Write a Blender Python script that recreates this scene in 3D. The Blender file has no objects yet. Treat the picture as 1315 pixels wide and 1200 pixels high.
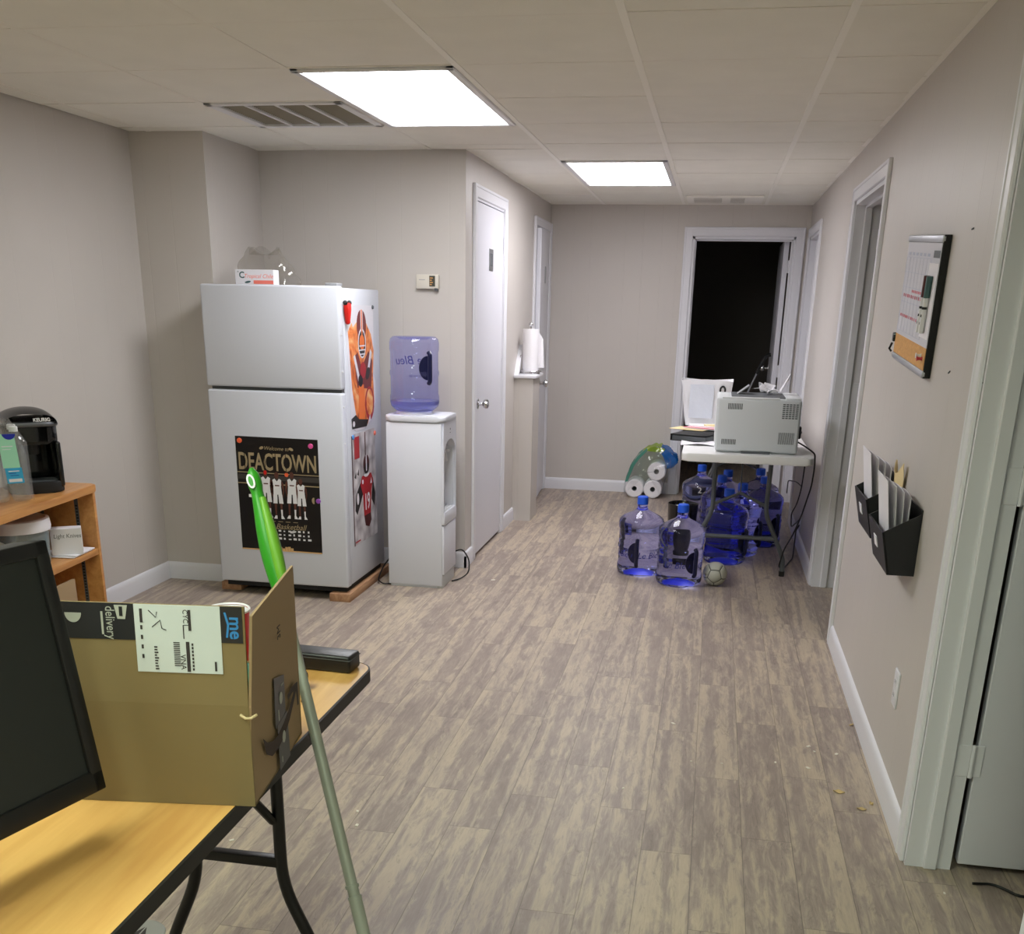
import bpy, bmesh, math, random
from mathutils import Matrix, Vector
random.seed(7)
PI = math.pi
SC = bpy.context.scene
COL = SC.collection

# ------------------------------------------------------------------ camera
CAM_Z = 1.449
cd = bpy.data.cameras.new('camera')
cam = bpy.data.objects.new('camera', cd)
COL.objects.link(cam)
rt = Vector((0.98293314, 0.18297913, 0.01900228))
up = Vector((-0.07963474, 0.33010588, 0.94057876))
fw = Vector((-0.16583352, 0.92603928, -0.33904351))
m = Matrix((( rt.x, up.x, -fw.x, 0), (rt.y, up.y, -fw.y, 0), (rt.z, up.z, -fw.z, CAM_Z), (0, 0, 0, 1)))
cam.matrix_world = m
cd.sensor_fit = 'HORIZONTAL'
cd.sensor_width = 36.0
cd.lens = 1339.18 / 1315 * 36.0
cd.shift_x = 0.0
cd.shift_y = 276.5 / 1315
cd.clip_start = 0.02
SC.camera = cam

# ------------------------------------------------------------------ world, exposure, light levels
w = bpy.data.worlds.new('world'); SC.world = w; w.use_nodes = True
w.node_tree.nodes['Background'].inputs[0].default_value = (0.02, 0.02, 0.025, 1)
w.node_tree.nodes['Background'].inputs[1].default_value = 0.05
SC.view_settings.view_transform = 'Standard'
SC.view_settings.look = 'None'
SC.view_settings.exposure = 0.0
SC.view_settings.gamma = 1.0
SC.view_settings.use_curve_mapping = False
SC.cycles.max_bounces = 12
SC.cycles.diffuse_bounces = 6
SC.cycles.transmission_bounces = 12
SC.cycles.transparent_max_bounces = 24
LAMP_NEAR = (0.97, 0.975, 1.0, 20.0)      # troffer beside the vent
LAMP_FAR = (0.985, 0.965, 1.0, 16.5)       # troffer down the hall
LAMP_REAR = (0.89, 1.0, 0.82, 20.0)       # troffer over the desk, above the frame
LAMP_FILL = (0.85, 1.0, 0.80, 23.0)      # unseen troffer added behind the photographer to brighten the doorway side

# ------------------------------------------------------------------ helpers: materials
def lin(c):
    return tuple(((v / 255) / 12.92 if v / 255 <= 0.04045 else ((v / 255 + 0.055) / 1.055) ** 2.4) for v in c)
def rgba(c): return (*lin(c), 1.0)
MATS = {}
def nd(nt, kind, ins=None, **props):
    n = nt.nodes.new(kind)
    for k, v in props.items(): setattr(n, k, v)
    for k, v in (ins or {}).items():
        if isinstance(v, bpy.types.NodeSocket): nt.links.new(v, n.inputs[k])
        else: n.inputs[k].default_value = v
    return n
def mth(nt, op, a, b=0.0, c=None):
    ins = {0: a, 1: b}
    if c is not None: ins[2] = c
    return nd(nt, 'ShaderNodeMath', ins, operation=op).outputs[0]
def mixc(nt, f, a, b, blend='MIX'):
    n = nd(nt, 'ShaderNodeMix', {0: f, 6: a, 7: b}, data_type='RGBA', blend_type=blend)
    return n.outputs[2]
def mat(name, col=(128, 128, 128), rough=0.5, metal=0.0, var=None, bump=None, spec=0.5, emit=None, coat=0.0, trans=0.0, ior=1.45, alpha=1.0):
    """var=(scale, amount): soft tone variation; bump=(scale, strength)"""
    mt = bpy.data.materials.new(name); mt.use_nodes = True
    nt = mt.node_tree; b = nt.nodes['Principled BSDF']
    b.inputs['Base Color'].default_value = rgba(col)
    b.inputs['Roughness'].default_value = rough
    b.inputs['Metallic'].default_value = metal
    b.inputs['Specular IOR Level'].default_value = spec
    b.inputs['Coat Weight'].default_value = coat
    b.inputs['Transmission Weight'].default_value = trans
    b.inputs['IOR'].default_value = ior
    b.inputs['Alpha'].default_value = alpha
    tc = nd(nt, 'ShaderNodeTexCoord')
    if var:
        no = nd(nt, 'ShaderNodeTexNoise', {'Vector': tc.outputs['Object'], 'Scale': var[0], 'Detail': 4.0})
        r = nd(nt, 'ShaderNodeMapRange', {0: no.outputs[0], 1: 0.3, 2: 0.7, 3: 1 - var[1], 4: 1 + var[1]})
        hs = nd(nt, 'ShaderNodeHueSaturation', {'Value': r.outputs[0], 'Color': rgba(col)})
        nt.links.new(hs.outputs[0], b.inputs['Base Color'])
    if bump:
        no = nd(nt, 'ShaderNodeTexNoise', {'Vector': tc.outputs['Object'], 'Scale': bump[0], 'Detail': 3.0})
        bp = nd(nt, 'ShaderNodeBump', {'Height': no.outputs[0], 'Strength': bump[1], 'Distance': 0.01})
        nt.links.new(bp.outputs[0], b.inputs['Normal'])
    if emit:
        b.inputs['Emission Color'].default_value = (*emit[:3], 1)
        b.inputs['Emission Strength'].default_value = emit[3]
    MATS[name] = mt
    return mt

def film(name, tint, gloss=0.12, body=0.0, bodycol=(255, 255, 255), rough=0.05):
    """thin clear plastic sheet: tinted see-through, glossy, a little milky"""
    mt = bpy.data.materials.new(name); mt.use_nodes = True; nt = mt.node_tree
    for n in list(nt.nodes):
        if n.type != 'OUTPUT_MATERIAL': nt.nodes.remove(n)
    out = [n for n in nt.nodes if n.type == 'OUTPUT_MATERIAL'][0]
    t = nd(nt, 'ShaderNodeBsdfTransparent', {0: (*tint, 1)})
    d = nd(nt, 'ShaderNodeBsdfDiffuse', {0: rgba(bodycol)})
    tl = nd(nt, 'ShaderNodeBsdfTranslucent', {0: rgba(bodycol)})
    dm = nd(nt, 'ShaderNodeMixShader', {0: 0.5, 1: d.outputs[0], 2: tl.outputs[0]})
    m1 = nd(nt, 'ShaderNodeMixShader', {0: body, 1: t.outputs[0], 2: dm.outputs[0]})
    g = nd(nt, 'ShaderNodeBsdfGlossy', {0: (1, 1, 1, 1), 'Roughness': rough})
    lw = nd(nt, 'ShaderNodeLayerWeight', {0: 0.5})
    pw = mth(nt, 'MULTIPLY', mth(nt, 'POWER', lw.outputs[1], 4.0), 0.22)
    fa = nd(nt, 'ShaderNodeMath', {0: pw, 1: gloss + .03}, operation='ADD')
    m2 = nd(nt, 'ShaderNodeMixShader', {0: fa.outputs[0], 1: m1.outputs[0], 2: g.outputs[0]})
    nt.links.new(m2.outputs[0], out.inputs[0])
    MATS[name] = mt
    return mt

def wall_material():
    mt = bpy.data.materials.new('painted_panelling'); mt.use_nodes = True; nt = mt.node_tree
    b = nt.nodes['Principled BSDF']; b.inputs['Roughness'].default_value = 0.42
    tc = nd(nt, 'ShaderNodeTexCoord'); sp = nd(nt, 'ShaderNodeSeparateXYZ', {0: tc.outputs['Object']})
    s = mth(nt, 'ADD', sp.outputs[0], sp.outputs[1])
    h = None
    for per, off in ((0.4064, 0.03), (0.4064, 0.17), (1.22, 0.31)):      # uneven vertical grooves of sheet panelling
        f = mth(nt, 'FRACT', mth(nt, 'DIVIDE', mth(nt, 'ADD', s, off + 20), per))
        d = mth(nt, 'MULTIPLY', mth(nt, 'ABSOLUTE', mth(nt, 'SUBTRACT', f, 0.5)), per)
        g = nd(nt, 'ShaderNodeMapRange', {0: d, 1: 0.0, 2: 0.0035, 3: 0.0, 4: 1.0}).outputs[0]
        h = g if h is None else mth(nt, 'MINIMUM', h, g)
    no = nd(nt, 'ShaderNodeTexNoise', {'Vector': tc.outputs['Object'], 'Scale': 90.0, 'Detail': 2.0})
    no2 = nd(nt, 'ShaderNodeTexNoise', {'Vector': tc.outputs['Object'], 'Scale': 1.3, 'Detail': 3.0})
    hh = mth(nt, 'ADD', h, mth(nt, 'MULTIPLY', no.outputs[0], 0.12))
    bp = nd(nt, 'ShaderNodeBump', {'Height': hh, 'Strength': 0.30, 'Distance': 0.003})
    nt.links.new(bp.outputs[0], b.inputs['Normal'])
    v = nd(nt, 'ShaderNodeMapRange', {0: no2.outputs[0], 1: 0.3, 2: 0.7, 3: 0.97, 4: 1.03})
    hs = nd(nt, 'ShaderNodeHueSaturation', {'Value': v.outputs[0], 'Color': rgba((197, 191, 186))})
    nt.links.new(hs.outputs[0], b.inputs['Base Color'])
    MATS['wall'] = mt

def floor_material():
    mt = bpy.data.materials.new('vinyl_planks'); mt.use_nodes = True; nt = mt.node_tree
    b = nt.nodes['Principled BSDF']; b.inputs['Roughness'].default_value = 0.42
    b.inputs['Specular IOR Level'].default_value = 0.35
    tc = nd(nt, 'ShaderNodeTexCoord'); sp = nd(nt, 'ShaderNodeSeparateXYZ', {0: tc.outputs['Object']})
    PWID, PLEN = 0.142, 0.92
    xx = mth(nt, 'DIVIDE', mth(nt, 'ADD', sp.outputs[0], 0.662 + 14.2), PWID)
    ix = mth(nt, 'FLOOR', xx); fx = mth(nt, 'SUBTRACT', xx, ix)
    wn = nd(nt, 'ShaderNodeTexWhiteNoise', {'W': ix}, noise_dimensions='1D')
    yy = mth(nt, 'ADD', mth(nt, 'DIVIDE', mth(nt, 'ADD', sp.outputs[1], 20.0), PLEN), wn.outputs[0])
    iy = mth(nt, 'FLOOR', yy); fy = mth(nt, 'SUBTRACT', yy, iy)
    cid = nd(nt, 'ShaderNodeCombineXYZ', {0: ix, 1: iy, 2: 0.0})
    wb = nd(nt, 'ShaderNodeTexWhiteNoise', {'Vector': cid.outputs[0]}, noise_dimensions='2D')
    rnd = wb.outputs[0]
    off = mth(nt, 'MULTIPLY', rnd, 37.0)
    def stretched(sx, sy, detail, rough=0.6, dist=0.0, lac=2.0):
        v = nd(nt, 'ShaderNodeCombineXYZ', {0: mth(nt, 'MULTIPLY', sp.outputs[0], sx), 1: mth(nt, 'MULTIPLY', sp.outputs[1], sy), 2: off})
        return nd(nt, 'ShaderNodeTexNoise', {'Vector': v.outputs[0], 'Scale': 1.0, 'Detail': detail, 'Roughness': rough, 'Distortion': dist}).outputs[0]
    strips = stretched(24.0, 0.75, 3.0, 0.55, 0.35)
    wear = stretched(38.0, 7.0, 6.0, 0.72, 0.8)
    fine = stretched(170.0, 11.0, 4.0, 0.65, 0.5)
    blot = stretched(9.0, 3.2, 4.0, 0.6, 0.6)
    st = nd(nt, 'ShaderNodeMapRange', {0: mth(nt, 'ADD', strips, mth(nt, 'MULTIPLY', mth(nt, 'SUBTRACT', wear, 0.5), 0.55)), 1: 0.38, 2: 0.62, 3: 0.0, 4: 1.0}, interpolation_type='SMOOTHSTEP').outputs[0]
    a = mth(nt, 'ADD', mth(nt, 'MULTIPLY', st, 0.25), mth(nt, 'MULTIPLY', wear, 0.60))
    a = mth(nt, 'ADD', a, mth(nt, 'MULTIPLY', fine, 0.34))
    a = mth(nt, 'ADD', a, mth(nt, 'MULTIPLY', blot, 0.42))
    a = mth(nt, 'ADD', a, mth(nt, 'MULTIPLY', rnd, 0.14))
    rp = nd(nt, 'ShaderNodeValToRGB', {0: mth(nt, 'SUBTRACT', a, 0.38)})
    e = rp.color_ramp.elements
    e[0].position = 0.16; e[0].color = rgba((134, 121, 113))
    e[1].position = 0.82; e[1].color = rgba((192, 177, 155))
    for p, c in ((0.34, (148, 134, 125)), (0.50, (163, 149, 137)), (0.64, (180, 165, 146))):
        n = e.new(p); n.color = rgba(c)
    # seams and butt joints
    sx = mth(nt, 'MULTIPLY', mth(nt, 'MINIMUM', fx, mth(nt, 'SUBTRACT', 1.0, fx)), PWID)
    sy = mth(nt, 'MULTIPLY', mth(nt, 'MINIMUM', fy, mth(nt, 'SUBTRACT', 1.0, fy)), PLEN)
    seam = nd(nt, 'ShaderNodeMapRange', {0: mth(nt, 'MINIMUM', sx, sy), 1: 0.0005, 2: 0.0016, 3: 0.55, 4: 1.0}).outputs[0]
    # small dark flecks
    fl = stretched(60.0, 30.0, 2.0)
    fk = nd(nt, 'ShaderNodeMapRange', {0: fl, 1: 0.70, 2: 0.78, 3: 1.0, 4: 0.72}).outputs[0]
    ck = stretched(15.0, 1.7, 4.0, 0.6, 0.9)
    crack = nd(nt, 'ShaderNodeMapRange', {0: mth(nt, 'ABSOLUTE', mth(nt, 'SUBTRACT', ck, 0.44)), 1: 0.0, 2: 0.010, 3: 0.80, 4: 1.0}).outputs[0]
    val = mth(nt, 'MULTIPLY', mth(nt, 'MULTIPLY', seam, fk), crack)
    hs = nd(nt, 'ShaderNodeHueSaturation', {'Value': val, 'Color': rp.outputs[0]})
    nt.links.new(hs.outputs[0], b.inputs['Base Color'])
    bp = nd(nt, 'ShaderNodeBump', {'Height': mth(nt, 'ADD', seam, mth(nt, 'MULTIPLY', fine, 0.35)), 'Strength': 0.25, 'Distance': 0.002})
    nt.links.new(bp.outputs[0], b.inputs['Normal'])
    MATS['floor'] = mt

def wood_material(name, c0, c1, along='Y', rough=0.35, sc=1.0):
    mt = bpy.data.materials.new(name); mt.use_nodes = True; nt = mt.node_tree
    b = nt.nodes['Principled BSDF']; b.inputs['Roughness'].default_value = rough
    tc = nd(nt, 'ShaderNodeTexCoord'); sp = nd(nt, 'ShaderNodeSeparateXYZ', {0: tc.outputs['Object']})
    k = {'X': (3, 30, 30), 'Y': (30, 3, 30), 'Z': (30, 30, 3)}[along]
    v = nd(nt, 'ShaderNodeCombineXYZ', {i: mth(nt, 'MULTIPLY', sp.outputs[i], k[i] * sc) for i in range(3)})
    n1 = nd(nt, 'ShaderNodeTexNoise', {'Vector': v.outputs[0], 'Scale': 0.6, 'Detail': 3.0, 'Distortion': 1.2})
    n2 = nd(nt, 'ShaderNodeTexNoise', {'Vector': v.outputs[0], 'Scale': 4.0, 'Detail': 3.0})
    a = mth(nt, 'ADD', mth(nt, 'MULTIPLY', n1.outputs[0], 0.75), mth(nt, 'MULTIPLY', n2.outputs[0], 0.25))
    rp = nd(nt, 'ShaderNodeValToRGB', {0: a}); e = rp.color_ramp.elements
    e[0].position = 0.34; e[0].color = rgba(c0); e[1].position = 0.66; e[1].color = rgba(c1)
    nt.links.new(rp.outputs[0], b.inputs['Base Color'])
    MATS[name] = mt
    return mt

# ------------------------------------------------------------------ helpers: geometry
def frame(o, x, y):
    x = Vector(x).normalized(); y = Vector(y).normalized(); z = x.cross(y)
    return Matrix(((x.x, y.x, z.x, o[0]), (x.y, y.y, z.y, o[1]), (x.z, y.z, z.z, o[2]), (0, 0, 0, 1)))
I4 = Matrix.Identity(4)
class MB:
    """collects shapes; build() links them as ONE mesh object"""
    def __init__(s, T=None): s.v = []; s.f = []; s.m = []; s.T = T or I4
    def add(s, vs, fs, m=0, T=None):
        T = s.T @ (T or I4); n = len(s.v)
        s.v += [T @ Vector(p) for p in vs]
        s.f += [tuple(i + n for i in f) for f in fs]
        s.m += [m] * len(fs)
        return s
    def bm(s, b, m=0, T=None):
        b.verts.index_update()
        s.add([v.co.copy() for v in b.verts], [[v.index for v in f.verts] for f in b.faces], m, T); b.free(); return s
    def box(s, a, b, m=0, bev=0.0, seg=2, T=None):
        x0, y0, z0 = (min(a[i], b[i]) for i in range(3)); x1, y1, z1 = (max(a[i], b[i]) for i in range(3))
        vs = [(x0, y0, z0), (x1, y0, z0), (x1, y1, z0), (x0, y1, z0), (x0, y0, z1), (x1, y0, z1), (x1, y1, z1), (x0, y1, z1)]
        fs = [(0, 3, 2, 1), (4, 5, 6, 7), (0, 1, 5, 4), (1, 2, 6, 5), (2, 3, 7, 6), (3, 0, 4, 7)]
        if bev <= 0: return s.add(vs, fs, m, T)
        B = bmesh.new(); bv = [B.verts.new(p) for p in vs]
        for f in fs: B.faces.new([bv[i] for i in f])
        bmesh.ops.bevel(B, geom=list(B.edges), offset=min(bev, .49 * min(x1 - x0, y1 - y0, z1 - z0)), segments=seg, profile=.5, affect='EDGES')
        return s.bm(B, m, T)
    def hexa(s, vs, m=0, T=None):
        return s.add(vs, [(0, 3, 2, 1), (4, 5, 6, 7), (0, 1, 5, 4), (1, 2, 6, 5), (2, 3, 7, 6), (3, 0, 4, 7)], m, T)
    def prism(s, pts, z0, z1, m=0, T=None, bev=0.0, seg=2):
        n = len(pts)
        vs = [(p[0], p[1], z0) for p in pts] + [(p[0], p[1], z1) for p in pts]
        fs = [tuple(reversed(range(n))), tuple(range(n, 2 * n))] + [(i, (i + 1) % n, n + (i + 1) % n, n + i) for i in range(n)]
        if bev <= 0: return s.add(vs, fs, m, T)
        B = bmesh.new(); bv = [B.verts.new(p) for p in vs]
        for f in fs: B.faces.new([bv[i] for i in f])
        ed = [e for e in B.edges if abs(e.verts[0].co.z - e.verts[1].co.z) < 1e-7]
        bmesh.ops.bevel(B, geom=ed, offset=bev, segments=seg, profile=.5, affect='EDGES')
        return s.bm(B, m, T)
    def flat(s, pts, z=0.0, m=0, T=None, th=0.0003):
        """thin printed shape"""
        return s.prism(pts, z, z + th, m, T)
    def lathe(s, prof, m=0, seg=32, T=None, wob=None):
        """prof: [(r, z)] from one end to the other; r = 0 closes to a point"""
        vs = []; rows = []
        for r, z in prof:
            if r <= 1e-6: rows.append([len(vs)]); vs.append((0, 0, z))
            else:
                rows.append(list(range(len(vs), len(vs) + seg)))
                for k in range(seg):
                    a = 2 * PI * k / seg; rr = r * (wob(a, z) if wob else 1); vs.append((rr * math.cos(a), rr * math.sin(a), z))
        fs = []
        for A, B in zip(rows, rows[1:]):
            if len(A) == 1 and len(B) == 1: continue
            for k in range(seg):
                k2 = (k + 1) % seg
                if len(A) == 1: fs.append((A[0], B[k2], B[k]))
                elif len(B) == 1: fs.append((A[k], A[k2], B[0]))
                else: fs.append((A[k], A[k2], B[k2], B[k]))
        return s.add(vs, fs, m, T)
    def tube(s, pts, r, m=0, seg=10, bend=0.0, T=None, caps=True):
        P = [Vector(p) for p in pts]
        R = r if isinstance(r, (list, tuple)) else None
        if bend > 0 and not R:
            Q = [P[0]]
            for i in range(1, len(P) - 1):
                a, b, c = P[i - 1], P[i], P[i + 1]
                d1 = (a - b); d2 = (c - b); t = min(bend, d1.length * .45, d2.length * .45)
                p1 = b + d1.normalized() * t; p2 = b + d2.normalized() * t
                for k in range(7):
                    u = k / 6; Q.append(p1 * (1 - u) ** 2 + b * 2 * u * (1 - u) + p2 * u * u)
            Q.append(P[-1]); P = Q
        vs = []; rows = []; nrm = None
        for i, p in enumerate(P):
            t = (P[min(i + 1, len(P) - 1)] - P[max(i - 1, 0)]).normalized()
            if nrm is None:
                nrm = t.orthogonal().normalized()
            nrm = (nrm - t * nrm.dot(t))
            nrm = nrm.normalized() if nrm.length > 1e-6 else t.orthogonal().normalized()
            bn = t.cross(nrm); rr = R[i] if R else r
            rows.append(list(range(len(vs), len(vs) + seg)))
            for k in range(seg):
                a = 2 * PI * k / seg; vs.append(p + (nrm * math.cos(a) + bn * math.sin(a)) * rr)
        fs = []
        for A, B in zip(rows, rows[1:]):
            for k in range(seg): fs.append((A[k], A[(k + 1) % seg], B[(k + 1) % seg], B[k]))
        if caps: fs += [tuple(reversed(rows[0])), tuple(rows[-1])]
        return s.add(vs, fs, m, T)
    def sheet(s, fn, nu, nv, th=0.0, m=0, T=None):
        """fn(u, v) -> point; a grid, with thickness th when > 0"""
        vs = [Vector(fn(i / nu, j / nv)) for j in range(nv + 1) for i in range(nu + 1)]
        W = nu + 1
        fs = [(j * W + i, j * W + i + 1, (j + 1) * W + i + 1, (j + 1) * W + i) for j in range(nv) for i in range(nu)]
        if th > 0:
            B = bmesh.new(); bv = [B.verts.new(p) for p in vs]
            for f in fs: B.faces.new([bv[i] for i in f])
            B.normal_update()
            bmesh.ops.solidify(B, geom=list(B.faces), thickness=th)
            return s.bm(B, m, T)
        return s.add(vs, fs, m, T)
    def ball(s, c, r, m=0, sub=2, sc=(1, 1, 1)):
        B = bmesh.new(); bmesh.ops.create_icosphere(B, subdivisions=sub, radius=r)
        return s.bm(B, m, Matrix.Translation(c) @ Matrix.Diagonal((*sc, 1)))
    def text(s, body, size, m=0, T=None, align='CENTER', sx=1.0, shear=0.0, bold=0.0, warp=None):
        cu = bpy.data.curves.new('t', 'FONT'); cu.body = body; cu.size = size; cu.align_x = align; cu.align_y = 'CENTER'
        cu.extrude = 0.0002; cu.shear = shear; cu.offset = bold; cu.resolution_u = 3
        ob = bpy.data.objects.new('t', cu); COL.objects.link(ob)
        bpy.context.view_layer.update()
        me = bpy.data.meshes.new_from_object(ob.evaluated_get(bpy.context.evaluated_depsgraph_get()))
        vs = [Vector((v.co.x * sx, v.co.y, v.co.z)) for v in me.vertices]
        if warp: vs = [Vector(warp(v)) for v in vs]
        fs = [tuple(p.vertices) for p in me.polygons]
        s.add(vs, fs, m, T)
        bpy.data.objects.remove(ob); bpy.data.curves.remove(cu); bpy.data.meshes.remove(me)
        return s
    def build(s, name, mats, parent=None, loc=None, rot=None, smooth=35):
        me = bpy.data.meshes.new(name)
        me.from_pydata([tuple(v) for v in s.v], [], s.f)
        if not isinstance(mats, (list, tuple)): mats = [mats]
        for x in mats: me.materials.append(MATS[x] if isinstance(x, str) else x)
        for p, k in zip(me.polygons, s.m): p.material_index = k
        me.validate()
        if smooth:
            me.shade_smooth(); me.set_sharp_from_angle(angle=math.radians(smooth))
        o = bpy.data.objects.new(name, me); COL.objects.link(o)
        if parent: o.parent = parent
        if loc: o.location = loc
        if rot: o.rotation_euler = rot
        return o
def ell(cx, cy, rx, ry, n=20, a0=0, a1=360, rot=0):
    out = []
    full = abs(a1 - a0 - 360) < 1e-6
    for k in range(n if full else n + 1):
        a = math.radians(a0 + (a1 - a0) * k / n); x, y = rx * math.cos(a), ry * math.sin(a)
        c, s_ = math.cos(rot), math.sin(rot); out.append((cx + x * c - y * s_, cy + x * s_ + y * c))
    return out
def rrect(x0, y0, x1, y1, r, n=6):
    out = []
    for cx, cy, a in ((x1 - r, y1 - r, 0), (x0 + r, y1 - r, 90), (x0 + r, y0 + r, 180), (x1 - r, y0 + r, 270)):
        out += ell(cx, cy, r, r, n, a, a + 90)
    return out
def R4(x0, y0, x1, y1): return [(x0, y0), (x1, y0), (x1, y1), (x0, y1)]

def thing(name, label, cat, loc=(0, 0, 0), rz=0.0, group=None):
    o = bpy.data.objects.new(name, None); COL.objects.link(o); o.empty_display_size = 0.05
    o.location = loc; o.rotation_euler = (0, 0, rz)
    return tag(o, label, cat, group)
def tag(o, label, cat, group=None, kind=None):
    o['label'] = label; o['category'] = cat
    if group: o['group'] = group
    if kind: o['kind'] = kind
    return o
def struct(o, label, cat):
    o['kind'] = 'structure'; o['label'] = label; o['category'] = cat
    return o
def copy_tree(o, parent=None):
    c = o.copy(); COL.objects.link(c)
    if parent: c.parent = parent
    for ch in list(o.children): copy_tree(ch, c)
    return c

# ------------------------------------------------------------------ materials
wall_material(); floor_material()
wood_material('oak_laminate', (176, 118, 62), (206, 150, 88), 'Y', 0.38)
wood_material('oak_desk', (198, 148, 82), (222, 178, 108), 'Y', 0.30, 0.7)
wood_material('raw_lumber', (150, 108, 78), (186, 146, 110), 'Y', 0.7)
mat('trim_white', (222, 222, 228), 0.35)
mat('door_white', (216, 216, 224), 0.38, var=(2, .01))
mat('ceiling_tile', (238, 235, 226), 0.85, var=(6, .02), bump=(220, .12))
mat('tee_white', (246, 243, 235), 0.5)
mat('tee_tile', (237, 233, 224), 0.7)
mat('plenum_dark', (52, 46, 40), 0.9)
mat('fixture_white', (226, 226, 228), 0.35)
mat('vent_grey', (150, 144, 132), 0.6)
mat('vent_slot', (60, 57, 52), 0.7)
mat('lamp_near', (250, 250, 255), 0.4, emit=LAMP_NEAR)
mat('lamp_far', (250, 250, 255), 0.4, emit=LAMP_FAR)
mat('lamp_rear', (250, 250, 255), 0.4, emit=LAMP_REAR)
mat('lamp_fill', (250, 250, 255), 0.4, emit=LAMP_FILL)
mat('fridge_white', (206, 209, 218), 0.5, bump=(160, .04))
mat('fridge_grey', (150, 152, 156), 0.5)
mat('gasket', (92, 92, 94), 0.6)
mat('black_plastic', (22, 22, 23), 0.4)
mat('black_gloss', (8, 8, 9), 0.14, coat=0.4)
mat('lid_black', (16, 16, 17), 0.28)
mat('handle_grey', (104, 106, 110), 0.35, metal=0.4)
mat('black_matte', (26, 26, 27), 0.75)
mat('screen_black', (34, 37, 36), 0.32)
mat('silver', (168, 170, 174), 0.3, metal=0.8)
mat('chrome', (210, 210, 212), 0.14, metal=1.0)
mat('alu', (176, 178, 184), 0.38, metal=0.7)
mat('white_plastic', (222, 222, 224), 0.4)
mat('grey_plastic', (150, 152, 156), 0.5)
mat('cooler_white', (212, 214, 222), 0.42)
mat('cooler_shade', (196, 198, 198), 0.45)
mat('beige_plastic', (214, 208, 196), 0.5)
mat('lcd', (70, 70, 62), 0.3)
mat('paper', (226, 224, 230), 0.8)
mat('paper_towel', (232, 230, 234), 0.95, bump=(120, .15))
mat('printer_white', (204, 208, 212), 0.5)
mat('printer_edge', (216, 219, 222), 0.5)
mat('slot_dark', (84, 88, 92), 0.6)
mat('table_plastic', (222, 222, 222), 0.5, bump=(150, .06))
mat('table_steel', (96, 100, 104), 0.45, metal=0.3)
mat('black_steel', (14, 14, 15), 0.38)
mat('edge_black', (30, 29, 28), 0.55)
mat('cardboard', (126, 109, 73), 0.85, var=(5, .03))
mat('cardboard_light', (152, 128, 97), 0.85)
mat('cardboard_edge', (196, 176, 136), 0.9)
mat('tape_black', (40, 40, 42), 0.35)
mat('tape_print', (168, 170, 160), 0.6)
mat('tape_blue', (52, 128, 190), 0.5)
mat('ink', (52, 46, 46), 0.8)
mat('brown_ink', (62, 50, 46), 0.8)
mat('label_white', (196, 203, 202), 0.55)
mat('cup_red', (196, 34, 40), 0.35)
mat('cup_white', (232, 228, 234), 0.35)
mat('green_grip', (44, 138, 26), 0.4)
mat('lime_grip', (102, 160, 44), 0.4)
mat('pole_grey', (150, 155, 144), 0.42, metal=0.1)
mat('poster_black', (16, 15, 16), 0.38)
mat('poster_gold', (164, 146, 112), 0.45)
mat('poster_band', (60, 56, 54), 0.45)
mat('poster_white', (226, 226, 228), 0.5)
mat('poster_skin', (92, 54, 44), 0.5)
mat('poster_tan', (206, 166, 112), 0.5)
mat('pp_white', (226, 224, 232), 0.45)
mat('pp_red', (176, 34, 44), 0.45)
mat('pp_dark', (74, 26, 28), 0.45)
mat('pp_maroon', (118, 40, 40), 0.45)
mat('pp_black', (28, 22, 22), 0.45)
mat('pp_orange', (238, 120, 44), 0.45)
mat('pp_grey', (150, 146, 150), 0.5)
mat('mag_orange', (240, 104, 62), 0.35)
mat('mag_pink', (226, 84, 158), 0.35)
mat('mag_purple', (146, 78, 176), 0.35)
mat('mag_red', (206, 36, 30), 0.35)
mat('mag_blue', (84, 150, 214), 0.35)
mat('coral', (238, 126, 110), 0.5)
mat('teal', (62, 92, 92), 0.5)
mat('caustic_blue', (44, 66, 236), 0.35)
mat('navy', (10, 14, 52), 0.35)
mat('jug_blue', (34, 92, 222), 0.4)
mat('print_blue', (34, 40, 130), 0.5)
mat('cork', (206, 156, 96), 0.85, var=(80, .12))
mat('board_white', (222, 222, 232), 0.25)
mat('line_grey', (150, 156, 176), 0.5)
mat('marker_red', (186, 60, 76), 0.5)
mat('pocket_black', (22, 22, 26), 0.5, bump=(60, .05))
mat('ball_white', (176, 176, 164), 0.5)
mat('ball_seam', (52, 52, 54), 0.6)
mat('ball_mark', (70, 66, 34), 0.5)
mat('manila', (222, 200, 152), 0.7)
mat('red_print', (196, 44, 84), 0.5)
mat('pink_stripe', (204, 60, 110), 0.5)
mat('card_green', (160, 220, 192), 0.6)
mat('card_blue', (54, 164, 214), 0.5)
mat('dark_blue', (24, 40, 160), 0.4)
mat('tub_white', (224, 222, 228), 0.45)
mat('shelf_back', (150, 96, 48), 0.5)
mat('knit', (222, 218, 212), 0.8, var=(60, .2))
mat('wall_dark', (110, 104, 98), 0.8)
mat('scrap', (230, 226, 214), 0.8)
mat('leaf_tan', (196, 172, 120), 0.8)
mat('disc_grey', (142, 142, 136), 0.5)
mat('bag_white', (228, 228, 232), 0.55, bump=(25, .3))
mat('bag_blue', (212, 217, 228), 0.5, bump=(25, .3))
film('clear_film', (.96, .96, .965), 0.02, 0.07)
film('clear_bag', (.88, .87, .85), 0.02, 0.10, (210, 205, 198))
film('pack_film', (.84, .85, .86), 0.03, 0.22, (214, 216, 220))
film('film_blue', (.25, .55, .9), 0.05, 0.88, (20, 110, 200))
film('film_green', (.4, .75, .6), 0.04, 0.8, (70, 150, 130))
film('film_lime', (.7, .85, .3), 0.04, 0.88, (160, 190, 50))
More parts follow.
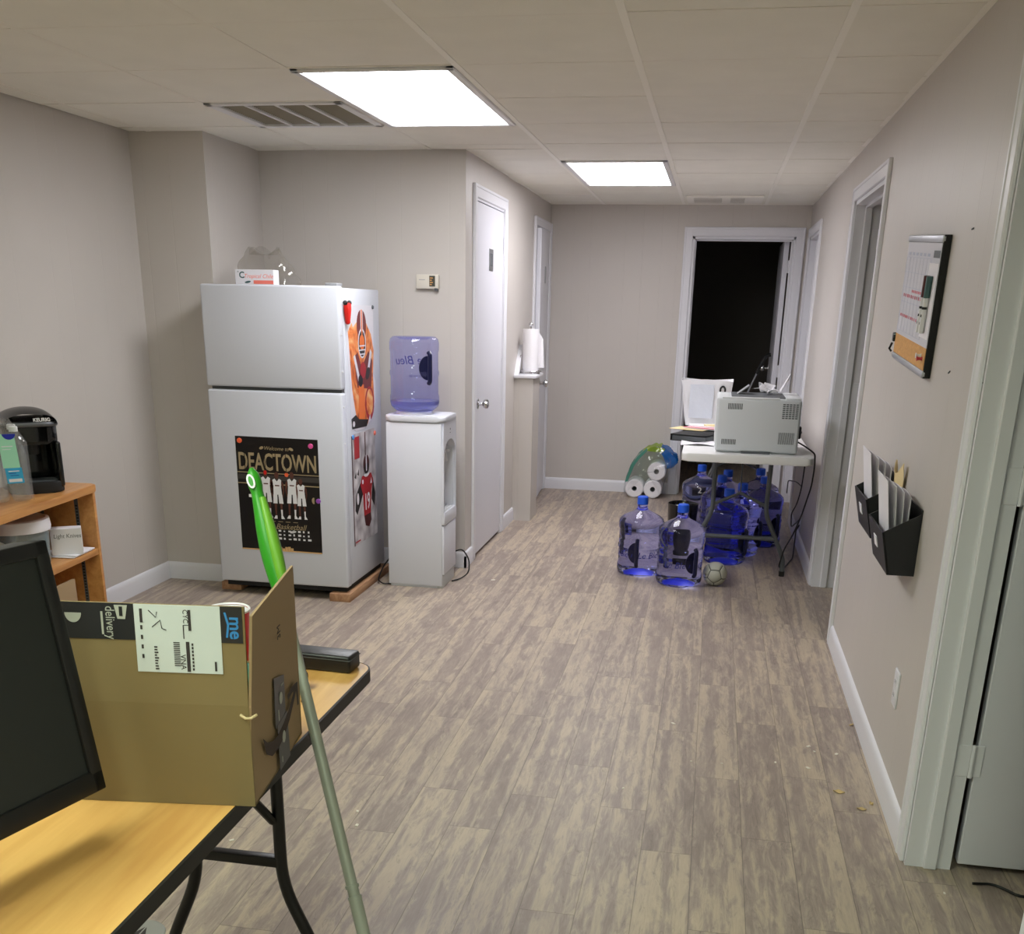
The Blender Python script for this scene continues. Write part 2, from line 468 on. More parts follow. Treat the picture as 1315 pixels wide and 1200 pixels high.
film('bottle_film', (.95, .965, .97), 0.03, 0.05, (220, 228, 232))
film('jug_shell', (.80, .81, .97), 0.01, 0.10, (150, 152, 225))
film('tub_clear', (.8, .86, .88), 0.05, 0.35, (190, 204, 208))
mat('jug_glass', (186, 192, 255), 0.02, trans=1.0, ior=1.33)
mat('jug_water', (190, 196, 255), 0.0, trans=1.0, ior=1.33)

CE = 2.209
# ------------------------------------------------------------------ setting: floor, ceiling, walls
struct(MB().box((-3.3, -3.0, -0.12), (3.4, 12.2, 0.0)).build('floor', 'floor', smooth=0), 'grey brown wood look vinyl plank floor', 'floor')

XL, XR = -2.87, 0.638          # left wall, right wall
YN, YR, YB = 5.20, 5.85, 8.83  # pillar front, recess wall, end wall
XP, XH = -2.485, -1.345        # pillar side, hall left wall
TOPW = 2.5
def wall(name, boxes, label):
    b = MB()
    for a, c in boxes: b.box(a, c)
    return struct(b.build(name, 'wall', smooth=0), label, 'wall')
wall('wall_left', [((XL - .12, -2.7, 0), (XL, YN + .02, TOPW))], 'long beige panelled wall behind the wooden bookcase')
wall('wall_left_pillar', [((XL - .12, YN, 0), (XP, YR + .12, TOPW))], 'beige boxed-out corner left of the refrigerator')
wall('wall_recess', [((XP - .02, YR, 0), (XH - .12, YR + .12, TOPW))], 'beige wall behind the refrigerator with the thermostat')
D1 = (6.085, 6.895); D2 = (8.10, 8.765); DH = 2.005
wall('wall_hall_left', [((XH - .12, YR, 0), (XH, D1[0], TOPW)), ((XH - .12, D1[0], DH), (XH, D1[1], TOPW)),
     ((XH - .12, D1[1], 0), (XH, D2[0], TOPW)), ((XH - .12, D2[0], DH), (XH, D2[1], TOPW)), ((XH - .12, D2[1], 0), (XH, YB, TOPW))],
     'beige hallway wall with two white doors')
BD = (-.235, .54)
wall('wall_back', [((XH - .12, YB, 0), (BD[0], YB + .12, TOPW)), ((BD[0], YB, 1.985), (BD[1], YB + .12, TOPW)), ((BD[1], YB, 0), (XR + .12, YB + .12, TOPW))],
     'beige end wall of the hall with the dark doorway')
NO = (1.765, 2.75); MO = (4.875, 5.93); FO = (7.86, 8.72); OH = 1.975
def right_segments():
    s = []; y = -2.7
    for a, c in (NO, MO, FO):
        s.append(((XR, y, 0), (XR + .115, a, TOPW))); s.append(((XR, a, OH), (XR + .115, c, TOPW))); y = c
    s.append(((XR, y, 0), (XR + .115, YB, TOPW)))
    return s
wall('wall_right', right_segments(), 'long beige panelled wall with the whiteboard and three doorways')
wall('wall_rear', [((XL - .12, -2.82, 0), (XR + .12, -2.7, TOPW))], 'beige wall behind the photographer')
b = MB()
b.box((-1.8, 11.6, 0), (1.8, 11.72, TOPW)); b.box((-1.8, YB + .12, 0), (-1.68, 11.6, TOPW)); b.box((1.68, YB + .12, 0), (1.8, 11.6, TOPW))
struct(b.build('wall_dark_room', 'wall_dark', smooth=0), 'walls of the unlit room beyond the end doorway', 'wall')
b = MB()
b.box((2.6, -.5, 0), (2.72, 8.9, TOPW)); b.box((XR + .115, -.5, 0), (2.6, -.4, TOPW)); b.box((XR + .115, 4.2, 0), (2.6, 4.3, TOPW)); b.box((XR + .115, 7.0, 0), (2.6, 7.1, TOPW)); b.box((XR + .115, 8.8, 0), (2.6, 8.9, TOPW))
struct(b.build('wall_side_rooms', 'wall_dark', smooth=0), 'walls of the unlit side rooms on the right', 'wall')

# low boxed stub wall with white ledge
b = MB().box((XH, 7.35, 0), (-1.21, 7.62, 0.985))
stub = struct(b.build('wall_low_stub', 'wall', smooth=0), 'low beige box jutting from the hall wall between the two doors', 'wall')
b = MB().box((XH - .0, 7.325, .985), (-1.185, 7.64, 1.01), bev=.008)
b.hexa([(XH, 7.33, .985), (XH + .03, 7.33, .985), (XH + .03, 7.365, .985), (XH, 7.365, .985), (XH, 7.52, 1.20), (XH + .03, 7.52, 1.20), (XH + .03, 7.555, 1.19), (XH, 7.555, 1.19)])
b.build('ledge_cap', 'trim_white', stub)

# ceiling tiles, tees
ceil_b = MB()
XG = [-0.9292 + .61 * i for i in range(-4, 4)]
YG = [3.292 + .60 * j for j in range(-11, 11)]
REG = [((XL, -2.7), (XR, YN)), ((XP, YN), (XR, YR)), ((XH, YR), (XR, YB))]
SKIP = {}
def cell(i, j): return (XG[i], YG[j], XG[i + 1], YG[j + 1])
def is_light(cx, cy):
    return (-1.539 < cx < -.929 and (3.892 < cy < 5.092 or .292 < cy < 1.492)) or (-.319 < cx < .291 and -1.5 < cy < -.3) or (-.929 < cx < -.319 and 6.292 < cy < 7.492)
for i in range(len(XG) - 1):
    for j in range(len(YG) - 1):
        x0, y0, x1, y1 = cell(i, j); cx, cy = (x0 + x1) / 2, (y0 + y1) / 2
        if is_light(cx, cy): continue
        if -2.149 < cx < -1.539 and 4.492 < cy < 5.092: continue
        sag = random.uniform(.0005, .0035); lift = random.uniform(-.001, .001)
        for (rx0, ry0), (rx1, ry1) in REG:
            a0, a1, b0, b1 = max(x0 + .004, rx0), min(x1 - .004, rx1), max(y0 + .006, ry0), min(y1 - .003, ry1)
            # a few tiles were cut short and leave dark gaps by the walls
            if a1 - a0 < .02 or b1 - b0 < .02: continue
            if abs(rx1 - XR) < 1e-6 and abs(a1 - XR) < 1e-6 and ry0 < 0: a1 -= .012 * (0.4 + 0.6 * random.random())
            gap = 0.0
            if ry1 == YN and rx0 == XL and abs(a0 - XL) < .01 and b1 > 4.4: gap = .012
            if ry1 == YR and b1 > 5.8 and -1.7 < cx < -1.2: gap = .014
            def z(x, y):
                u, v = (x - x0) / (x1 - x0), (y - y0) / (y1 - y0)
                return CE + lift - sag * math.sin(PI * min(1, max(0, u))) * math.sin(PI * min(1, max(0, v))) * 4 * .5
            a0 += gap; b1 -= gap
            n = 4
            vs = []; fs = []
            for q in range(n + 1):
                for p in range(n + 1):
                    x = a0 + (a1 - a0) * p / n; y = b0 + (b1 - b0) * q / n; vs.append((x, y, z(x, y)))
            for q in range(n):
                for p in range(n): fs.append((q * 5 + p, (q + 1) * 5 + p, (q + 1) * 5 + p + 1, q * 5 + p + 1))
            k = len(vs); vs += [(a0, b0, CE + .02), (a1, b0, CE + .02), (a1, b1, CE + .02), (a0, b1, CE + .02)]
            fs += [(k, k + 1, k + 2, k + 3), (0, 1, 2, 3, 4, k + 1, k), (20, k + 3, k + 2, 24, 23, 22, 21), (0, k, k + 3, 20, 15, 10, 5), (4, 9, 14, 19, 24, k + 2, k + 1)]
            ceil_b.add(vs, fs)
ceil_b.box((-3.1, -2.82, TOPW), (2.8, 12.2, TOPW + .1), 1)
ceil_b.box((-1.68, YB + .12, CE), (1.68, 11.6, CE + .02), 1); ceil_b.box((XR + .115, -.4, CE), (2.6, 8.8, CE + .02), 1)
ceiling = struct(ceil_b.build('ceiling', ['ceiling_tile', 'plenum_dark'], smooth=0), 'suspended ceiling of off-white square tiles', 'ceiling')
b = MB(); c = MB()
for x in XG:
    for (rx0, ry0), (rx1, ry1) in REG:
        if rx0 < x < rx1: (b if x > -1.0 else c).box((x - .0115, ry0, CE - (.003 if x > -1.0 else .0014)), (x + .0115, ry1, CE + .03))
for y in YG:
    for (rx0, ry0), (rx1, ry1) in REG:
        if ry0 < y < ry1:
            xs = [rx0] + [x for x in XG if rx0 < x < rx1] + [rx1]
            for p, q in zip(xs, xs[1:]):
                if is_light((p + q) / 2, y - .05) and is_light((p + q) / 2, y + .05): continue
                c.box((p + .012, y - .0075, CE - .0012), (q - .012, y + .0075, CE + .03))
def edge(x0, y0, x1, y1): b.box((x0, y0, CE - .002), (x1, y1, CE + .003))
edge(XR - .02, -2.7, XR, YB); edge(XH, YB - .018, XR, YB); edge(XH, YR, XH + .018, YB)
b.build('main_tees', 'tee_white', ceiling, smooth=0)
c.build('cross_tees', 'tee_tile', ceiling, smooth=0)

# baseboards
def bboard(name, runs, label):
    """runs: (x0, y0, x1, y1, nx, ny) along a wall face, n = direction out of the wall"""
    b = MB()
    for x0, y0, x1, y1, nx, ny in runs:
        L = math.hypot(x1 - x0, y1 - y0)
        T = frame((x0, y0, 0), ((x1 - x0) / L, (y1 - y0) / L, 0), (0, 0, 1))
        zdir = Vector(T.col[2][:3]); sgn = 1 if zdir.dot(Vector((nx, ny, 0))) > 0 else -1
        prof = [(0, 0), (.014, 0), (.014, .07), (.011, .084), (.005, .092), (0, .093)]
        n = len(prof)
        vs = [(0, h, sgn * d) for d, h in prof] + [(L, h, sgn * d) for d, h in prof]
        fs = [tuple(range(n)), tuple(range(2 * n - 1, n - 1, -1))] + [(i, i + n, (i + 1) % n + n, (i + 1) % n) for i in range(n)]
        b.add(vs, fs, 0, T)
    return struct(b.build(name, 'trim_white', smooth=50), label, 'baseboard')
bboard('baseboard_left', [(XL, -2.7, XL, YN, 1, 0)], 'white baseboard along the wall behind the bookcase')
bboard('baseboard_pillar', [(XL, YN, XP, YN, 0, -1), (XP, YN, XP, YR, 1, 0)], 'white baseboard around the boxed-out corner')
bboard('baseboard_recess', [(XP, YR, XH + .014, YR, 0, -1)], 'white baseboard behind the refrigerator and water cooler')
bboard('baseboard_hall_left', [(XH, YR - .014, XH, 6.02, 1, 0), (XH, 6.96, XH, 7.35, 1, 0)], 'white baseboard pieces beside the near hall door')
bboard('baseboard_back', [(XH, YB, -.30, YB, 0, -1)], 'white baseboard along the end wall')
bboard('baseboard_right', [(XR, 2.82, XR, 4.812, -1, 0), (XR, 5.995, XR, 7.80, -1, 0)], 'white baseboard along the wall under the whiteboard')

# ------------------------------------------------------------------ doors and door frames
def casing(b, T, x0, x1, h, wd=.065, th=.014, left=True, right=True):
    """local: x along the wall, y up, z out of the wall; opening x0..x1, height h"""
    def leg(a, c, y0, y1): b.box((a, y0, 0), (c, y1, th), 0, .004, 1, T)
    if left: leg(x0 - wd, x0, 0, h + wd); b.box((x0 - wd - .001, 0, -.001), (x0 - wd + .016, h + wd + .001, th + .003), 0, .003, 1, T)
    if right: leg(x1, x1 + wd, 0, h + wd); b.box((x1 + wd - .016, 0, -.001), (x1 + wd + .001, h + wd + .001, th + .003), 0, .003, 1, T)
    b.box((x0 - (wd - .005 if left else 0), h, 0), (x1 + (wd - .005 if right else 0), h + wd - .002, th - .0008), 0, .004, 1, T)
    b.box((x0 - (wd - .014 if left else 0), h + wd - .016, -.001), (x1 + (wd - .014 if right else 0), h + wd + .001, th + .0025), 0, .003, 1, T)
def jambs(b, T, x0, x1, h, depth=.118, stop=.045):
    for xa, s in ((x0, 1), (x1, -1)):
        b.box((xa, 0, -depth), (xa + s * .018, h, 0.002), 0, 0, 1, T)
        b.box((xa, 0, -stop - .035), (xa + s * .030, h, -stop), 0, .003, 1, T)
    b.box((x0, h - .018, -depth), (x1, h, 0.002), 0, 0, 1, T)
    b.box((x0, h - .030, -stop - .035), (x1, h, -stop), 0, .003, 1, T)
def knob(parent, T, name='knob'):
    b = MB().lathe([(0, 0), (.031, 0), (.031, .006), (.012, .010), (.011, .032), (.022, .038), (.028, .050), (.026, .062), (.014, .068), (0, .069)], 0, 24, T)
    return b.build(name, 'chrome', parent)
def hinge(b, T, y):
    b.box((-.004, y - .045, -.002), (.028, y + .045, .003), 0, .001, 1, T)
    b.tube([(0, y - .047, .005), (0, y + .047, .005)], .006, 0, 8, T=T)

# door 1: closed, hall left wall, faces +X
T = frame((XH, 0, 0), (0, 1, 0), (0, 0, 1))
d = struct(bpy.data.objects.new('door_1', None), 'nearer closed white door in the left hall wall beside the water cooler', 'door'); COL.objects.link(d)
b = MB(); casing(b, T, D1[0], D1[1], DH); b.box((D1[0], 0, -.11), (D1[0] + .012, DH, .004), 0, 0, 1, T); b.box((D1[1] - .012, 0, -.11), (D1[1], DH, .004), 0, 0, 1, T); b.box((D1[0], DH - .012, -.11), (D1[1], DH, .004), 0, 0, 1, T)
b.build('door_frame', 'trim_white', d)
MB().box((D1[0] + .015, .018, -.034), (D1[1] - .015, DH - .016, .002), 0, .002, 1, T).build('door_leaf', 'door_white', d)
kb = knob(d, T @ Matrix.Translation((D1[0] + .075, .91, .002)))
MB().box((D1[0] + .014, .87, -.02), (D1[0] + .030, .95, .0035), 0, 0, 1, T).build('latch_plate', 'chrome', d)
b = MB()
for y in (1.80, 1.09, .34): hinge(b, T @ Matrix.Translation((D1[1] - .016, 0, .004)), y)
b.build('hinges', 'trim_white', d)
b = MB().box((6.455, 1.645, .002), (6.56, 1.765, .006), 0, .001, 1, T).box((6.47, 1.67, .0055), (6.545, 1.74, .0065), 1, 0, 1, T)
b.build('door_sign', ['silver', 'slot_dark'], d)
# door 2: a little ajar into the hall, hinged at its far side
d = struct(bpy.data.objects.new('door_2', None), 'farther white door in the left hall wall standing slightly ajar', 'door'); COL.objects.link(d)
b = MB(); casing(b, T, D2[0], D2[1], DH, wd=.06); b.box((D2[0], 0, -.11), (D2[0] + .012, DH, .004), 0, 0, 1, T); b.box((D2[1] - .012, 0, -.11), (D2[1], DH, .004), 0, 0, 1, T); b.box((D2[0], DH - .012, -.11), (D2[1], DH, .004), 0, 0, 1, T)
b.build('door_frame', 'trim_white', d)
T2 = Matrix.Translation((XH, D2[1] - .016, 0)) @ Matrix.Rotation(math.radians(3.4), 4, 'Z') @ frame((0, 0, 0), (0, -1, 0), (0, 0, 1))
# local x runs from the hinge towards the near edge, z points into the wall (-X)
LW = D2[1] - D2[0] - .03
MB().box((0, .018, -.008), (LW, DH - .016, .026), 0, .002, 1, T2).build('door_leaf', 'door_white', d)
knob(d, T2 @ Matrix.Translation((LW - .07, .90, -.008)) @ Matrix.Rotation(PI, 4, 'Y'))
b = MB()
for y in (1.72, .35): hinge(b, T @ Matrix.Translation((D2[1] - .014, 0, .008)), y)
b.build('hinges', 'trim_white', d)
MB().box((LW - .37, 1.62, -.012), (LW - .30, 1.74, -.008), 0, .001, 1, T2).build('door_sign', 'silver', d)
# door 3: end doorway, leaf swung open into the dark room
T = frame((0, YB, 0), (1, 0, 0), (0, 0, 1))
d = struct(bpy.data.objects.new('door_3', None), 'doorway in the end wall with its door opened into the dark room', 'door'); COL.objects.link(d)
b = MB(); casing(b, T, BD[0], BD[1], 1.985, .065); jambs(b, T, BD[0], BD[1], 1.985, .122, .05)
b.build('door_frame', 'trim_white', d)
MB().box((.464, .012, -.85), (.502, 1.965, -.124), 0, .002, 1, T).build('door_leaf', 'door_white', d)
knob(d, frame((.464, YB + .79, .99), (0, 0, 1), (0, 1, 0)))
b = MB()
for y in (1.78, 1.0, .25): b.box((.500, y - .045, -.128), (.524, y + .045, -.121), 0, .001, 1, T); b.tube([(.512, y - .047, -.119), (.512, y + .047, -.119)], .006, 0, 8, T=T)
b.build('hinges', 'trim_white', d)
# right wall: local x runs towards the camera (-Y), y up, z out of the wall (-X)
TR = frame((XR, 0, 0), (0, -1, 0), (0, 0, 1))
def right_door(name, op, label, leaf=None):
    d = struct(bpy.data.objects.new(name, None), label, 'door'); COL.objects.link(d)
    b = MB(); casing(b, TR, -op[1], -op[0], OH, .062); jambs(b, TR, -op[1], -op[0], OH, .118, .045)
    b.build('door_frame', 'trim_white', d)
    if leaf == 'open':       # leaf at right angles inside the side room, hinged on the far jamb
        x0 = XR + .118 + .017
        MB().box((x0, op[1] - .016, .02), (x0 + .80, op[1] + .019, OH - .03), 0, .002, 1).build('door_leaf', 'door_white', d)
        b = MB()
        for z in (1.80, 1.06, .33):
            b.box((XR + .083, op[1] - .0205, z - .045), (XR + .118, op[1] - .016, z + .045), 0, .001, 1)
            b.box((x0 - .008, op[1] - .019, z - .045), (x0 + .016, op[1] - .0145, z + .045), 0, .001, 1)
            b.tube([(XR + .124, op[1] - .021, z - .047), (XR + .124, op[1] - .021, z + .047)], .006, 0, 8)
        b.build('hinges', 'trim_white', d)
    elif leaf == 'closed':
        MB().box((XR + .08, op[0] + .02, .015), (XR + .115, op[1] - .02, OH - .02), 0, .002, 1).build('door_leaf', 'door_white', d)
    return d
right_door('door_4', NO, 'nearest right-hand doorway with its white door swung into the side room', 'open')
right_door('door_5', MO, 'middle right-hand doorway beyond the black wall pockets', 'open')
right_door('door_6', FO, 'last right-hand doorway beside the end wall corner', 'closed')

# ------------------------------------------------------------------ ceiling lights and vents
def troffer(label, x0, y0, lamp, cat='ceiling light'):
    x1, y1 = x0 + .61, y0 + 1.2
    t = thing('ceiling_light', label, cat, ((x0 + x1) / 2, (y0 + y1) / 2, CE), 0, 'recessed fluorescent ceiling lights')
    hx, hy = .293, .588
    b = MB()
    for s in (-1, 1):
        b.box((s * hx, -hy, -.010), (s * (hx - .032), hy, .03), 0, .004, 1)
        b.box((-hx, s * hy, -.010), (hx, s * (hy - .026), .03), 0, .004, 1)
    b.box((-hx, -hy, .03), (hx, hy, .09))
    b.build('frame', 'fixture_white', t)
    MB().box((-hx + .030, -hy + .024, -.004), (hx - .030, hy - .024, .012)).build('diffuser', lamp, t, smooth=0)
    return t
troffer('large lit ceiling light beside the grey return air vent', -1.539, 3.892, 'lamp_near')
troffer('smaller-looking lit ceiling light farther down the hall', -.929, 6.292, 'lamp_far')
troffer('lit ceiling light over the narrow desk, nearest the photographer', -1.539, .292, 'lamp_rear')
troffer('added fill ceiling light behind the photographer, on the doorway side', -.319, -1.508, 'lamp_fill')

t = thing('air_vent', 'square grey slatted return air vent beside the near ceiling light', 'vent', (-1.844, 4.792, CE))
b = MB()
for s in (-1, 1):
    b.box((s * .296, -.29, -.008), (s * .262, .29, .01), 0, .003, 1); b.box((-.296, s * .29, -.008), (.296, s * .256, .01), 0, .003, 1)
b.build('frame', 'fixture_white', t)
b = MB()
for k in range(-1, 3):
    x = -.131 + (k) * .131; b.box((x - .007, -.26, -.007), (x + .007, .26, .012), 0, .002, 1)
b.build('dividers', 'fixture_white', t)
b = MB()
for k in range(26):
    y = -.25 + k * .02
    b.hexa([(-.262, y, .018), (.262, y, .018), (.262, y + .002, .019), (-.262, y + .002, .019), (-.262, y + .017, .001), (.262, y + .017, .001), (.262, y + .019, .002), (-.262, y + .019, .002)])
b.build('louvers', 'vent_grey', t)
MB().box((-.262, -.26, .03), (.262, .26, .034)).build('duct', 'vent_slot', t)
t = thing('air_diffuser', 'flat off-white ceiling air grille above the end doorway', 'vent', (-.015, 8.38, CE))
b = MB().box((-.27, -.22, -.012), (.27, .22, .0), 0, .004)
b.build('plate', 'tee_white', t)
b = MB()
for k in range(5):
    for (xa, xb) in ((-.22, -.02), (.04, .14)): b.box((xa, -.15 + k * .07, -.0135), (xb, -.135 + k * .07, -.012))
b.build('slots', 'vent_grey', t)

# ------------------------------------------------------------------ refrigerator
FZ = .042
t = thing('refrigerator', 'tall white top-freezer refrigerator with posters, raised on wooden blocks', 'refrigerator', (-2.1, 5.3, FZ))
fx0, fx1 = -2.447 + 2.1, -1.752 + 2.1
yf, yd, yb = 4.967 - 5.3, 5.03 - 5.3, 5.60 - 5.3
MB().box((fx0 + .004, yd + .008, .03), (fx1 - .002, yb, 1.475), 0, .008).build('body', 'fridge_white', t)
MB().box((fx0, yf, 1.012), (fx1, yd, 1.482), 0, .010, 3).build('freezer_door', 'fridge_white', t)
MB().box((fx0, yf, .028), (fx1, yd, .996), 0, .010, 3).build('fridge_door', 'fridge_white', t)
MB().box((fx0 + .012, yd - .03, .04), (fx1 - .012, yd + .012, 1.47)).build('gasket', 'gasket', t)
MB().box((fx0 + .02, yf + .03, .0), (fx1 - .02, yb - .02, .032)).build('base_grille', 'black_matte', t)
MB().box((fx1 - .07, yf + .012, 1.482), (fx1 - .01, yd + .03, 1.495), 0, .004).build('hinge_cover', 'fridge_grey', t)
for z in (1.265, 1.095, .93, .755):
    MB().lathe([(0, 0), (.0055, 0), (.005, .003), (0, .004)], 0, 12, frame((fx1, yf + .02, z), (0, 1, 0), (0, 0, 1))).build('screw_cap', 'white_plastic', t)
tag(MB().box((-.055, -.35, 0), (.055, .35, FZ), 0, .002).build('wood_block', 'raw_lumber', loc=(-1.795, 5.30, 0)), 'wooden board under the right side of the refrigerator, facing the water cooler', 'wood block', 'boards under the refrigerator')
tag(MB().box((-.055, -.28, 0), (.055, .28, FZ), 0, .002).build('wood_block', 'raw_lumber', loc=(-2.43, 5.32, 0)), 'wooden board under the left side of the refrigerator, near the boxed-out corner', 'wood block', 'boards under the refrigerator')

# front poster (local x right, y up, z out)
def poster_player(b, x, y, h, lean=0.0, skin=4, white=3, legs=True):
    """small standing figure in white kit: feet at (x, y), height h"""
    P = lambda pts, z, k: b.flat([(x + (px + lean * py) * h, y + py * h) for px, py in pts], z, k)
    b.flat(ell(x + lean * .93 * h, y + .935 * h, .048 * h, .062 * h, 14), .0026, skin)
    P([(-.03, .86), (.03, .86), (.03, .90), (-.03, .90)], .0024, skin)
    P([(-.10, .83), (-.05, .86), (0, .80), (.05, .86), (.10, .83), (.085, .70), (.095, .52), (-.095, .52), (-.085, .70)], .0022, white)
    P([(-.05, .70), (.05, .70), (.05, .725), (-.05, .725)], .0028, skin)
    for s in (-1, 1):
        P([(s * .105, .82), (s * .145, .76), (s * .15, .60), (s * .115, .46), (s * .10, .47), (s * .12, .62), (s * .095, .72)], .0020, skin)
        P([(s * .012, .52), (s * .10, .52), (s * .115, .33), (s * .02, .33)], .0021, white)
        P([(s * .035, .34), (s * .09, .34), (s * .085, .20), (s * .045, .20)], .0018, skin)
        P([(s * .045, .20), (s * .085, .20), (s * .08, .06), (s * .05, .06)], .0019, white if s > 0 else skin)
        P([(s * .045, .07), (s * .085, .07), (s * .125, .0), (s * .045, .0)], .0021, white)
TP = frame((-2.318, 4.9665, .245), (1, 0, -.008), (0, 0, 1))
PW, PH = .433, .572
pst = thing('wall_poster', 'black basketball poster with gold stencil lettering on the refrigerator front', 'poster', (-2.1, 4.9665, .245), 0, 'posters on the refrigerator')
TL = Matrix.Translation((2.1, -4.9665, -.245)) @ TP
MB(TL).sheet(lambda u, v: (u * PW, v * PH, .0006 + .0012 * math.sin(PI * u) * (1 - v)), 12, 12, .0004).build('paper', 'poster_black', pst)
b = MB(TL)
b.flat(R4(0, 0, PW, .006), .0016, 5)
for k, (xx, hh) in enumerate(((.19, .012), (.205, .016), (.22, .010), (.235, .018), (.25, .02), (.265, .013))): b.flat(R4(xx, .006, xx + .014, .006 + hh), .0016, 5)
b.flat(R4(0, .393, PW, .397), .0015, 2); b.flat(R4(0, .36, PW, .385), .0015, 6); b.flat(R4(0, .338, PW, .343), .0015, 2)
for x, f, l, h_ in ((.150, .172, 0, .240), (.213, .168, -.02, .236), (.283, .172, .03, .236), (.338, .172, -.02, .205)): poster_player(b, x, f, h_, l)
b.flat(ell(.262, .392, .0105, .0105), .002, 7); b.flat(ell(.150, .398, .0085, .011), .0030, 8)
for r in range(3):
    for k in range(11): b.flat(R4(.10 + k * .026, .062 + r * .02, .10 + k * .026 + random.uniform(.008, .018), .062 + r * .02 + random.uniform(.006, .011)), .0016, 3)
b.flat(R4(.055, .27, .07, .285), .0016, 3)
for k in range(4): b.flat(R4(.165 + k * .04, .152, .19 + k * .04, .155), .0016, 2)
b.flat(ell(.282, .104, .018, .006, 12, rot=.2), .0016, 3)
b.flat(ell(.40, .27, .010, .016, 14, 70, 290), .0016, 2)
b.build('print', ['poster_black', 'poster_black', 'poster_gold', 'poster_white', 'poster_skin', 'poster_tan', 'poster_band', 'mag_orange', 'mag_red'], pst)
b = MB(TL)
b.text('DEACTOWN', .118, 0, Matrix.Translation((PW / 2, .446, .0018)), sx=.60, bold=.0022)
for xx in (.045, .098, .152, .208, .262, .315, .372): b.flat(R4(xx - .002, .400, xx + .0015, .495), .0022, 1)
b.text('Welcome to', .026, 0, Matrix.Translation((.215, .518, .0018)), shear=.3)
for s in (-1, 1): b.flat(ell(.215 + s * .078, .519, .012, .007, 10, rot=-.4 * s), .0018, 0)
b.text('Basketball', .040, 0, Matrix.Translation((.27, .128, .0018)), shear=.35)
b.build('lettering', ['poster_gold', 'poster_black'], pst)
pst_front = pst
def magnet(x, z, y, m, label, r=.0125, T=None, name='fridge_magnet'):
    T0 = T or frame((0, 0, 0), (1, 0, 0), (0, 0, 1))
    o = MB(T0).lathe([(0, 0), (r, 0), (r, .004), (r * .8, .0065), (0, .007)], 0, 18).build(name, m, loc=(x, y, z))
    return tag(o, label, 'magnet', 'round magnets on the refrigerator')
magnet(-2.294, .795, 4.9645, 'mag_orange', 'round orange magnet at the top left of the black basketball poster')
magnet(-1.921, .782, 4.9645, 'mag_pink', 'round pink magnet at the top right of the black basketball poster')
magnet(-1.893, .512, 4.9645, 'mag_purple', 'round purple magnet on the right edge of the black basketball poster')

# side posters: local x -> +Y, y -> +Z, z -> +X
SX = -1.7535
def paint_material():
    mt = bpy.data.materials.new('fire_paint'); mt.use_nodes = True; nt = mt.node_tree
    b = nt.nodes['Principled BSDF']; b.inputs['Roughness'].default_value = .4
    tc = nd(nt, 'ShaderNodeTexCoord')
    no = nd(nt, 'ShaderNodeTexNoise', {'Vector': tc.outputs['Object'], 'Scale': 9.0, 'Detail': 5.0, 'Distortion': 1.5})
    rp = nd(nt, 'ShaderNodeValToRGB', {0: no.outputs[0]}); e = rp.color_ramp.elements
    e[0].position = .33; e[0].color = rgba((150, 54, 20)); e[1].position = .68; e[1].color = rgba((250, 196, 130))
    x = e.new(.5); x.color = rgba((238, 128, 48))
    nt.links.new(rp.outputs[0], b.inputs['Base Color']); MATS['fire'] = mt
    mt = bpy.data.materials.new('crumple_print'); mt.use_nodes = True; nt = mt.node_tree
    b = nt.nodes['Principled BSDF']; b.inputs['Roughness'].default_value = .45
    tc = nd(nt, 'ShaderNodeTexCoord')
    no = nd(nt, 'ShaderNodeTexVoronoi', {'Vector': tc.outputs['Object'], 'Scale': 14.0})
    n2 = nd(nt, 'ShaderNodeTexNoise', {'Vector': tc.outputs['Object'], 'Scale': 12.0, 'Detail': 6.0})
    rp = nd(nt, 'ShaderNodeValToRGB', {0: mth(nt, 'MULTIPLY', no.outputs[0], n2.outputs[0])}); e = rp.color_ramp.elements
    e[0].position = .02; e[0].color = rgba((226, 222, 226)); e[1].position = .5; e[1].color = rgba((140, 132, 138))
    nt.links.new(rp.outputs[0], b.inputs['Base Color']); MATS['crumple'] = mt
paint_material()
pst = thing('wall_poster', 'orange football poster with a helmeted crouching player, upper on the refrigerator side', 'poster', (SX, 5.28, .86), 0, 'posters on the refrigerator')
TS = frame((0, -.215, 0), (0, 1, 0), (0, 0, 1))
out = [(.0, .575), (.02, .0), (.10, -.02), (.24, -.015), (.34, .02), (.40, .09), (.40, .20), (.36, .27), (.41, .40), (.42, .575)]
b = MB(TS); b.flat([(.03, .01), (.10, -.02), (.24, -.02), (.34, .02), (.43, .10), (.44, .20), (.40, .25), (.42, .40), (.43, .58), (.0, .58), (.0, .40), (.03, .2)], .0004, 0, th=.0006)
b.build('paper', 'pp_white', pst)
b = MB(TS)
F_, D_, K_, W_, O_, G_ = 0, 1, 2, 3, 4, 5
b.flat([(.03, .42), (.06, .18), (.13, .0), (.30, .0), (.41, .10), (.40, .24), (.42, .36), (.38, .44), (.30, .50), (.15, .50), (.08, .47)], .001, F_)
b.flat([(.02, .46), (.08, .50), (.13, .44), (.12, .30), (.07, .20)], .0012, F_)
b.flat(ell(.23, .485, .075, .075), .0016, D_)                        # helmet
b.flat(R4(.215, .41, .25, .56), .0019, W_); b.flat(R4(.224, .41, .241, .56), .0021, O_)
b.flat(ell(.23, .40, .062, .072), .0018, W_); b.flat(ell(.23, .398, .052, .062), .0020, K_); b.flat(ell(.23, .405, .040, .036), .0022, O_)
for y in (.385, .365, .345): b.flat(R4(.185, y, .275, y + .006), .0024, W_)
b.flat([(.10, .34), (.16, .36), (.20, .30), (.24, .30), (.33, .36), (.39, .31), (.36, .17), (.14, .19)], .0015, D_)
